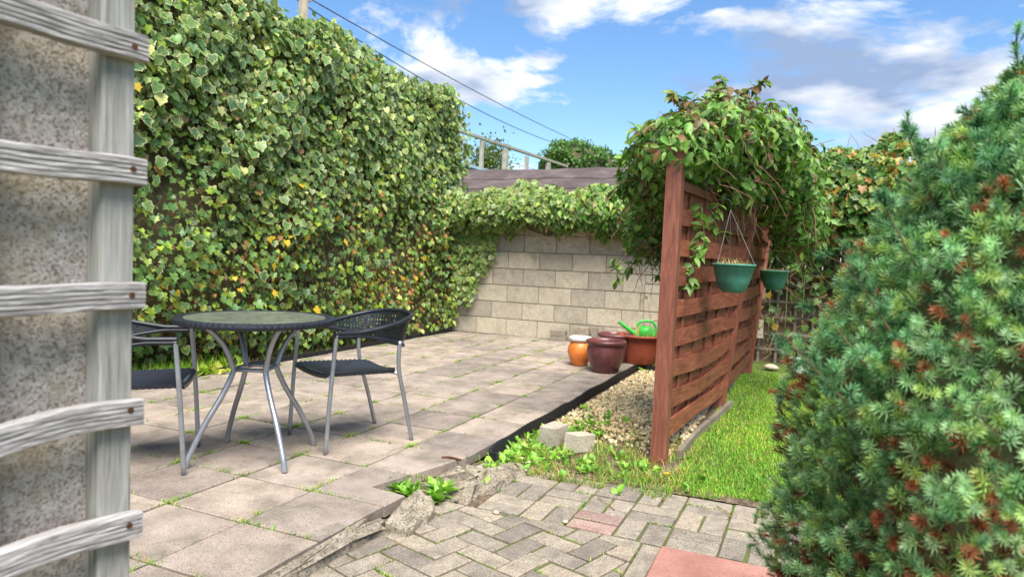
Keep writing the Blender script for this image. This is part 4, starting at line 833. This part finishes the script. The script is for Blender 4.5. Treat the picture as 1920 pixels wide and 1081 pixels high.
lump('concrete_haunch', [(-1.2, -.45), (-.2, -.455), (.35, -.45), (.68, -.47), (.76, -.43), (.70, -.385), (-1.2, -.385)], ZL - .05, -.012, 'crumbling concrete haunching along the front edge of the patio slabs', 'concrete', 8, .016)
for k, (u, v, s) in enumerate(((655, 983, .02), (738, 992, .016), (930, 962, .016), (1060, 979, .012), (976, 862, .022), (990, 868, .02), (857, 878, .02), (1445, 692, .07))):
    p = P(u, v, ZL); r = np.random.default_rng(k + 50); b = MB(); prf = [(.001, -.3), (.7, -.2), (1, .15), (.75, .5), (.35, .68), (.001, .7)]; b.lathe([(a * s * r.uniform(.85, 1.1), z * s * .9) for a, z in prf], 9)
    o = b.build('loose_stone', M['stonechip'], None, True); o.location = (p[0], p[1], ZL + .2 * s); o.scale = (1.2, .85, 1); o.rotation_euler = (0, 0, r.uniform(0, 3))
    tag(o, 'rounded buff boulder on bare soil at the end of the brown fence' if k == 7 else ['pale pebble by the hollow in the haunching', 'pebble under the tipped broken slab', 'small stone beside the herringbone pavers', 'white pebble on the band joint', 'brown pebble among weeds behind the paving', 'buff pebble next to the brown one behind the paving', 'whitish pebble below the patio notch'][k], 'stone')
p = P(1497, 697, ZL); o = loose(p[0], p[1], ZL, .4, 'white square block lying on soil at the back of the lawn', .17, .15, .15, 'white', name='white_block', grp=None); o['category'] = 'block'

# ================================================================== GRAVEL, GRASS, WEEDS
def ico(s, r):
    t = (1 + 5 ** .5) / 2; v = np.array([(-1, t, 0), (1, t, 0), (-1, -t, 0), (1, -t, 0), (0, -1, t), (0, 1, t), (0, -1, -t), (0, 1, -t), (t, 0, -1), (t, 0, 1), (-t, 0, -1), (-t, 0, 1)], float); v /= np.linalg.norm(v[0])
    f = np.array([(0, 11, 5), (0, 5, 1), (0, 1, 7), (0, 7, 10), (0, 10, 11), (1, 5, 9), (5, 11, 4), (11, 10, 2), (10, 7, 6), (7, 1, 8), (3, 9, 4), (3, 4, 2), (3, 2, 6), (3, 6, 8), (3, 8, 9), (4, 9, 5), (2, 4, 11), (6, 2, 10), (8, 6, 7), (9, 8, 1)])
    return v, f
v, f = ico(1, 1); k = 6500; gx = 2.35 + 2.95 * rng.random(k) ** .9; gy = rng.uniform(-1.3, -.43, k)
km = rng.random(k) < np.clip((gx - 2.2) / .9, .15, 1) * (gx < 5.33); gx, gy = gx[km], gy[km]; k = len(gx)
Rm = frames(rng.normal(0, 1, (k, 3)), rng.normal(0, 1, (k, 3)), k, .2); sc = rng.uniform(.008, .017, k)
vs = np.einsum('nij,nkj->nki', Rm, v[None] * (1 + rng.normal(0, .16, (k, 12, 1))) * np.array([1.25, .9, .62])) * sc[:, None, None] + np.stack([gx, gy, ZL - .004 + rng.uniform(0, .010, k)], 1)[:, None]
gm = leafmat('gravel_tint', 0, .85, .2); cc, _ = pick(k, [(.50, .42, .28), (.38, .30, .19), (.62, .55, .41), (.27, .22, .16)], [3, 2, 2.5, .8]); 
o = mesh_obj('gravel', vs.reshape(-1, 3), (f[None] + (np.arange(k) * 12)[:, None, None]).reshape(-1, 3), gm, colors=np.repeat(cc, 12, 0)); tag(o, 'buff gravel spread between the patio edging and the brown fence', 'gravel', kind='stuff')
GC = [(.14, .36, .035), (.19, .46, .045), (.10, .27, .03), (.32, .45, .10)]
def grass(name, x, y, z, h0, h1, w, probs, label, lean=(.2, .9), dryp=.1):
    k = len(x); cc, _ = pick(k, GC, probs); dm = rng.random(k) < dryp; cc[dm] = np.array([.45, .36, .17]) * rng.uniform(.7, 1.1, (int(dm.sum()), 1))
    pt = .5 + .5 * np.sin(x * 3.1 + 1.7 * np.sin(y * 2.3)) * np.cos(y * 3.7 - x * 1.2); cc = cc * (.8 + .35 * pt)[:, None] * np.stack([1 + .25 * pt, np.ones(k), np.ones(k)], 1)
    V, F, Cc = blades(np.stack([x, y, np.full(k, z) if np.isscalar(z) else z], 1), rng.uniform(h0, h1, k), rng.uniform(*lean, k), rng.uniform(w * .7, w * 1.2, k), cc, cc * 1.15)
    o = mesh_obj(name, V, F, M['grass'], colors=np.clip(Cc, 0, 1)); tag(o, label, 'grass', kind='stuff'); return o
# lawn: dense near, thinner far
k = 170000; x = 1.72 + 4.9 * rng.random(k) ** 1.35; y = -1.36 - 3.4 * rng.random(k) ** 1.2
edge = 1.765 + .045 * np.sin(y * 6) + .03 * np.sin(y * 17); bare = (np.abs(y - fy(x, 0) + .16) < .10 + .05 * np.sin(x * 6)) & (rng.random(k) < .55)
km = (x > edge) & ~bare & (rng.random(k) < np.clip((6.1 - x) * 1.5 + .08, 0.05, 1)); x, y = x[km], y[km]
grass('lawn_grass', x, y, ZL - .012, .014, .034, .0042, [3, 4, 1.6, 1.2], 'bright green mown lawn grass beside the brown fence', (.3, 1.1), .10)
# rough grass and weeds between edging, paving and fence
k = 15000; x = 1.62 + 1.6 * rng.random(k) ** 1.3; y = rng.uniform(-1.42, -.44, k); km = (rng.random(k) < np.clip(1.25 - (x - 1.7) * .85, .04, 1) * np.clip(.45 + .7 * np.sin(x * 13 + 3 * np.sin(y * 9)) * np.cos(y * 11 + x * 4), .06, 1)); x, y = x[km], y[km]; blk = (np.hypot(x - b1[0] - .03, y - b1[1]) < .09) | (np.hypot(x - b2[0] - .05, y - b2[1]) < .09); x, y = x[~blk], y[~blk]
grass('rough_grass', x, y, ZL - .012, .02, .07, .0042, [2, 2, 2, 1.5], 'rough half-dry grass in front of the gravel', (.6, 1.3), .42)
# grass strip by the hedge
k = 14000; x = rng.uniform(.2, 4.6, k); y = 2.545 + .36 * rng.random(k); km = rng.random(k) < np.clip((3.2 - x) / 1.5, .02, 1) * .6; x, y = x[km], y[km]
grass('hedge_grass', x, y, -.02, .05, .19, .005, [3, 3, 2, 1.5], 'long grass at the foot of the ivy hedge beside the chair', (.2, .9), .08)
# tufts in the slab and paver joints
tx, ty_, tz = [], [], []
def tuft(x, y, z, n, sp, ax):
    for _ in range(n):
        d = rng.normal(0, sp); q = rng.normal(0, .006); tx.append(x + (d if ax == 0 else q)); ty_.append(y + (d if ax == 1 else q)); tz.append(z)
for _ in range(520):
    i, j = rng.integers(-1, 17), rng.integers(0, 7)
    if rng.random() < .55: tuft((i + rng.random()) * S, j * S, -.012, rng.integers(8, 34), rng.uniform(.015, .07), 0)
    else: tuft(i * S, (j - 1 + rng.random()) * S, -.012, rng.integers(6, 26), rng.uniform(.015, .05), 1)
    if rng.random() < .4: tuft(i * S, j * S, -.012, 30, .025, rng.integers(2))
grass('joint_grass', np.array(tx), np.array(ty_), np.array(tz), .012, .038, .0035, [2, 2, 2.5, 1.5], 'small grass tufts growing in the patio slab joints', (.4, 1.2), .15)
tx, ty_, tz = [], [], []
for o in paving.children:
    if o.name.startswith('paver') and rng.random() < .62:
        vs = [o.matrix_basis @ q.co for q in o.data.vertices[:len(o.data.vertices) // 3]]; n = len(vs)
        a = rng.integers(n); p_, q_ = vs[a], vs[(a + 1) % n]; c_ = o.location
        for _ in range(int(rng.integers(10, 42))):
            t = rng.random(); r_ = p_.lerp(q_, t); d = (r_ - c_); d.z = 0; d = d.normalized() * .005; tx.append(r_.x + d.x + rng.normal(0, .002)); ty_.append(r_.y + d.y + rng.normal(0, .002)); tz.append(ZL - .008)
grass('paving_joint_grass', np.array(tx), np.array(ty_), np.array(tz), .008, .022, .0032, [2, 2, 3, 1.5], 'moss and short grass growing in the block paving joints', (.4, 1.2), .12)
# leafy weeds
def weeds(name, c, n, spread, size, label, cols=((.16, .36, .05), (.24, .46, .06), (.12, .27, .04))):
    parts = []; 
    for _ in range(n):
        p = np.array([c[0] + rng.normal(0, spread[0]), c[1] + rng.normal(0, spread[1]), c[2]]); k = int(rng.integers(5, 11)); a = rng.uniform(0, 6.28, k); el = rng.uniform(.3, 1.2, k)
        tip = np.stack([np.cos(a) * np.cos(el), np.sin(a) * np.cos(el), np.sin(el)], 1); nr = np.stack([-np.cos(a) * np.sin(el), -np.sin(a) * np.sin(el), np.cos(el)], 1); cin, _ = pick(k, cols, [1] * len(cols))
        parts.append(scatter_mesh(SMALL if rng.random() < .6 else OVATE, np.tile(p[None], (k, 1)) + tip * rng.uniform(0, .03, (k, 1)), frames(nr, tip, k, .15), rng.uniform(size * .6, size * 1.3, k), cin))
    o = foliage(name, parts, M['leaf']); tag(o, label, 'weeds', kind='stuff'); return o
z = ZL - .012
weeds('leafy_weeds', (E0[0] + .25, -.56, z), 75, (.26, .08), .045, 'leafy green weeds growing along the near end of the black edging')
weeds('leafy_weeds', (2.0, -.95, z), 45, (.16, .27), .038, 'leafy weeds around the pale blocks and fence post foot')
weeds('leafy_weeds', (2.75, -.62, z), 34, (.25, .12), .042, 'weeds sprouting through the gravel beside the edging')
q = P(760, 920, ZL); weeds('leafy_weeds', (q[0], q[1], ZL - .01), 10, (.035, .05), .05, 'weeds filling the notch in the patio corner')
q = P(825, 935, ZL); weeds('leafy_weeds', (q[0], q[1], ZL), 5, (.03, .02), .075, 'broad-leaved weed in front of the concrete lump')
q = P(640, 1015, ZL); weeds('leafy_weeds', (q[0], q[1], ZL), 4, (.02, .02), .035, 'small rosette weed by the hollow in the haunching')
weeds('leafy_weeds', (1.9, 2.64, -.02), 80, (.7, .09), .08, 'lime green ivy seedlings and weeds at the foot of the hedge', ((.30, .46, .06), (.2, .38, .05), (.42, .46, .08)))
weeds('leafy_weeds', (5.6, -.75, z), 22, (.15, .2), .06, 'dark leafy weeds behind the pots beside the planter')
# dandelion, twigs
q = P(1250, 898, ZL); e = empty('dandelion', (q[0], q[1], ZL - .01)); tag(e, 'yellow dandelion flower at the edge of the lawn', 'flower')
MB().tube([(0, 0, 0), (.004, 0, .03)], .0018, 5).build('stalk', M['grass'] if False else M['stem'], e)
V, F, Cc = blades(np.tile([[.004, 0, .03]], (60, 1)), rng.uniform(.012, .02, 60), rng.uniform(.3, 1.3, 60), np.full(60, .004), np.tile([[.85, .6, .02]], (60, 1))); mesh_obj('petals', V, F, M['yellow'], e)
for (u0, v0, u1, v1, r, lab, mt) in ((1121, 932, 1152, 955, .0022, 'thin bent twig lying on the basket-weave pavers', 'stem'), (1344, 947, 1372, 968, .002, 'fine dry twig on the pavers near the lawn edge', 'stem'), (828, 857, 864, 862, .006, 'dark reddish stick lying on the patio edge slab', 'rust')):
    z_ = 0.003 if r > .004 else ZL + .004; a_, b_ = P(u0, v0, z_), P(u1, v1, z_); m_ = (a_ + b_) / 2 + np.array([.008, .01, .004]); tag(MB().tube(bez([a_, m_, b_], 5), r, 6).build('twig', M[mt]), lab, 'twig')

# ================================================================== JUNIPER (near right)
jc = C(.87, 1.12); ju = empty('juniper_bush', (jc[0], jc[1], ZL - .02)); tag(ju, 'blue-green juniper bush with rusty dead needles close by the paving', 'bush')
def needle_tmpl():
    V = []; F = []; 
    for i in range(30):
        t = i / 30; y = .30 + .55 * t; a = i * 2.4; el = .25 + .75 * t; L = .55 * (1 - .3 * t); d = np.array([math.cos(a) * math.cos(el), math.sin(el), math.sin(a) * math.cos(el)]); s = np.cross(d, [0, 1, 0]); s /= np.linalg.norm(s) + 1e-9; b0 = np.array([0, y, 0])
        k = len(V); V += [b0 - s * .034, b0 + s * .034, b0 + d * L * .6 + s * .03, b0 + d * L]; F += [(k, k + 1, k + 2), (k, k + 2, k + 3)]
    k = len(V)
    for a in (0, 2.1, 4.2): V += [(.022 * math.cos(a), 0, .022 * math.sin(a)), (.01 * math.cos(a), 1, .01 * math.sin(a))]
    for q in range(3): a, b_ = k + 2 * q, k + 2 * ((q + 1) % 3); F += [(a, b_, b_ + 1), (a, b_ + 1, a + 1)]
    w = np.zeros(len(V)); w[k:] = 1; return np.array(V, float), np.array(F), w
NT = needle_tmpl()
def sprigs(pos, tip, size, cin):
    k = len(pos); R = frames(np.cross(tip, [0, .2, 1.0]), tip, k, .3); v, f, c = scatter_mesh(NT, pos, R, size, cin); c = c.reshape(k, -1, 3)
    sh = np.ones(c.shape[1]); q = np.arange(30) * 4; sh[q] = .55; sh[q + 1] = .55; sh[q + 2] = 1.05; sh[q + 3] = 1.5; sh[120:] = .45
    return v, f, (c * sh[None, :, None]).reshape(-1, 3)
def jr(z): return np.interp(z, [0, .25, .5, .72, .88, 1.06, 1.25, 1.34, 1.42], [.29, .335, .35, .34, .325, .262, .155, .07, .01])
parts = []; k = 17000; z = rng.uniform(.02, 1.38, k); a = rng.uniform(0, 6.28, k); rad = jr(z) * (1 + .07 * np.sin(a * 5 + z * 9) + .06 * np.sin(a * 9 - z * 14)) * rng.uniform(.86, 1.05, k)
pos = np.stack([jc[0] + rad * np.cos(a), jc[1] + rad * np.sin(a), z], 1); tip = np.stack([np.cos(a), np.sin(a), np.full(k, .75)], 1)
cin, ci = pick(k, [(.24, .43, .26), (.33, .53, .34), (.14, .30, .17), (.39, .55, .22), (.36, .13, .08)], [3, 3, 2, 1.8, .6]); low = (rng.random(k) < .30 * (z < .9) * np.clip(np.sin(a * 6 + z * 7) + np.cos(z * 15 - a * 4), 0, 1)); cin[low] = np.array([.27, .08, .045]) * rng.uniform(.5, 1.2, (int(low.sum()), 1))
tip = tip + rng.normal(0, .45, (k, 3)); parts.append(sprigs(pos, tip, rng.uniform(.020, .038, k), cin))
st = MB(); lead = []
for (u, v, dp, zb) in ((1905, 60, 1.10, 1.15), (1830, 205, 1.05, 1.1), (1700, 250, 1.06, 1.02), (1750, 270, 1.02, 1.05), (1890, 190, 1.05, 1.1), (1640, 350, .98, .95), (1575, 470, .95, .85), (1525, 560, .95, .8), (1480, 640, .95, .75), (1850, 260, 1.0, 1.1)):
    t_ = DP(u, v, dp); b_ = np.array([jc[0] + (t_[0] - jc[0]) * .45, jc[1] + (t_[1] - jc[1]) * .45, min(zb, t_[2] - .1)]); pts = bez([b_, (b_ + t_) / 2 + [0, 0, -.01], t_], 5); st.tube(pts, [.0024 - .00015 * i for i in range(len(pts))], 5)
    q = 30; ts = rng.uniform(.25, 1, q); pos = b_[None] + (t_ - b_)[None] * ts[:, None] + rng.normal(0, .008, (q, 3)) * (1.3 - ts)[:, None]; d = (t_ - b_) / np.linalg.norm(t_ - b_); tip = d[None] + rng.normal(0, .5, (q, 3)); cin, _ = pick(q, [(.13, .31, .2), (.18, .38, .24), (.09, .22, .13)], [1, 1, 1])
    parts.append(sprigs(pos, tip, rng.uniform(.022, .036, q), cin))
g = []
for z_ in np.linspace(.0, 1.34, 24):
    g.append([(jc[0] + jr(z_) * (.74 + .06 * math.sin(9 * w + z_ * 13) + .04 * rng.normal()) * math.cos(w), jc[1] + jr(z_) * (.74 + .06 * math.sin(7 * w - z_ * 11) + .04 * rng.normal()) * math.sin(w), z_) for w in np.linspace(0, 2 * math.pi, 41)[:-1]])
g = [r + [r[0]] for r in g]; keep(MB().grid(g).build('branch_core', M['juncore']), ju)
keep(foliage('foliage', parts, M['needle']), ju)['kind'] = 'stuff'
for k in range(46):
    a = rng.uniform(0, 6.28); z0 = rng.uniform(.0, .8); z1 = z0 + rng.uniform(.15, .4); r_ = jr(min(z1, 1.3)) * .88; st.tube(bez([(jc[0], jc[1], z0), (jc[0] + r_ * .5 * math.cos(a), jc[1] + r_ * .5 * math.sin(a), (z0 + z1) / 2 - .03), (jc[0] + r_ * math.cos(a), jc[1] + r_ * math.sin(a), min(z1, 1.3))], 5), [.008 - .0006 * i for i in range(11)], 6)
keep(st.build('branches', M['stem'], None, True), ju)['kind'] = 'stuff'
keep(MB().tube(bez([(jc[0], jc[1], ZL - .06), (jc[0] + .01, jc[1], .4), (jc[0], jc[1] + .01, 1.2)], 6), [.035 - .0022 * i for i in range(13)], 10).build('trunk', M['stem'], None, True), ju)
bpy.context.view_layer.update()
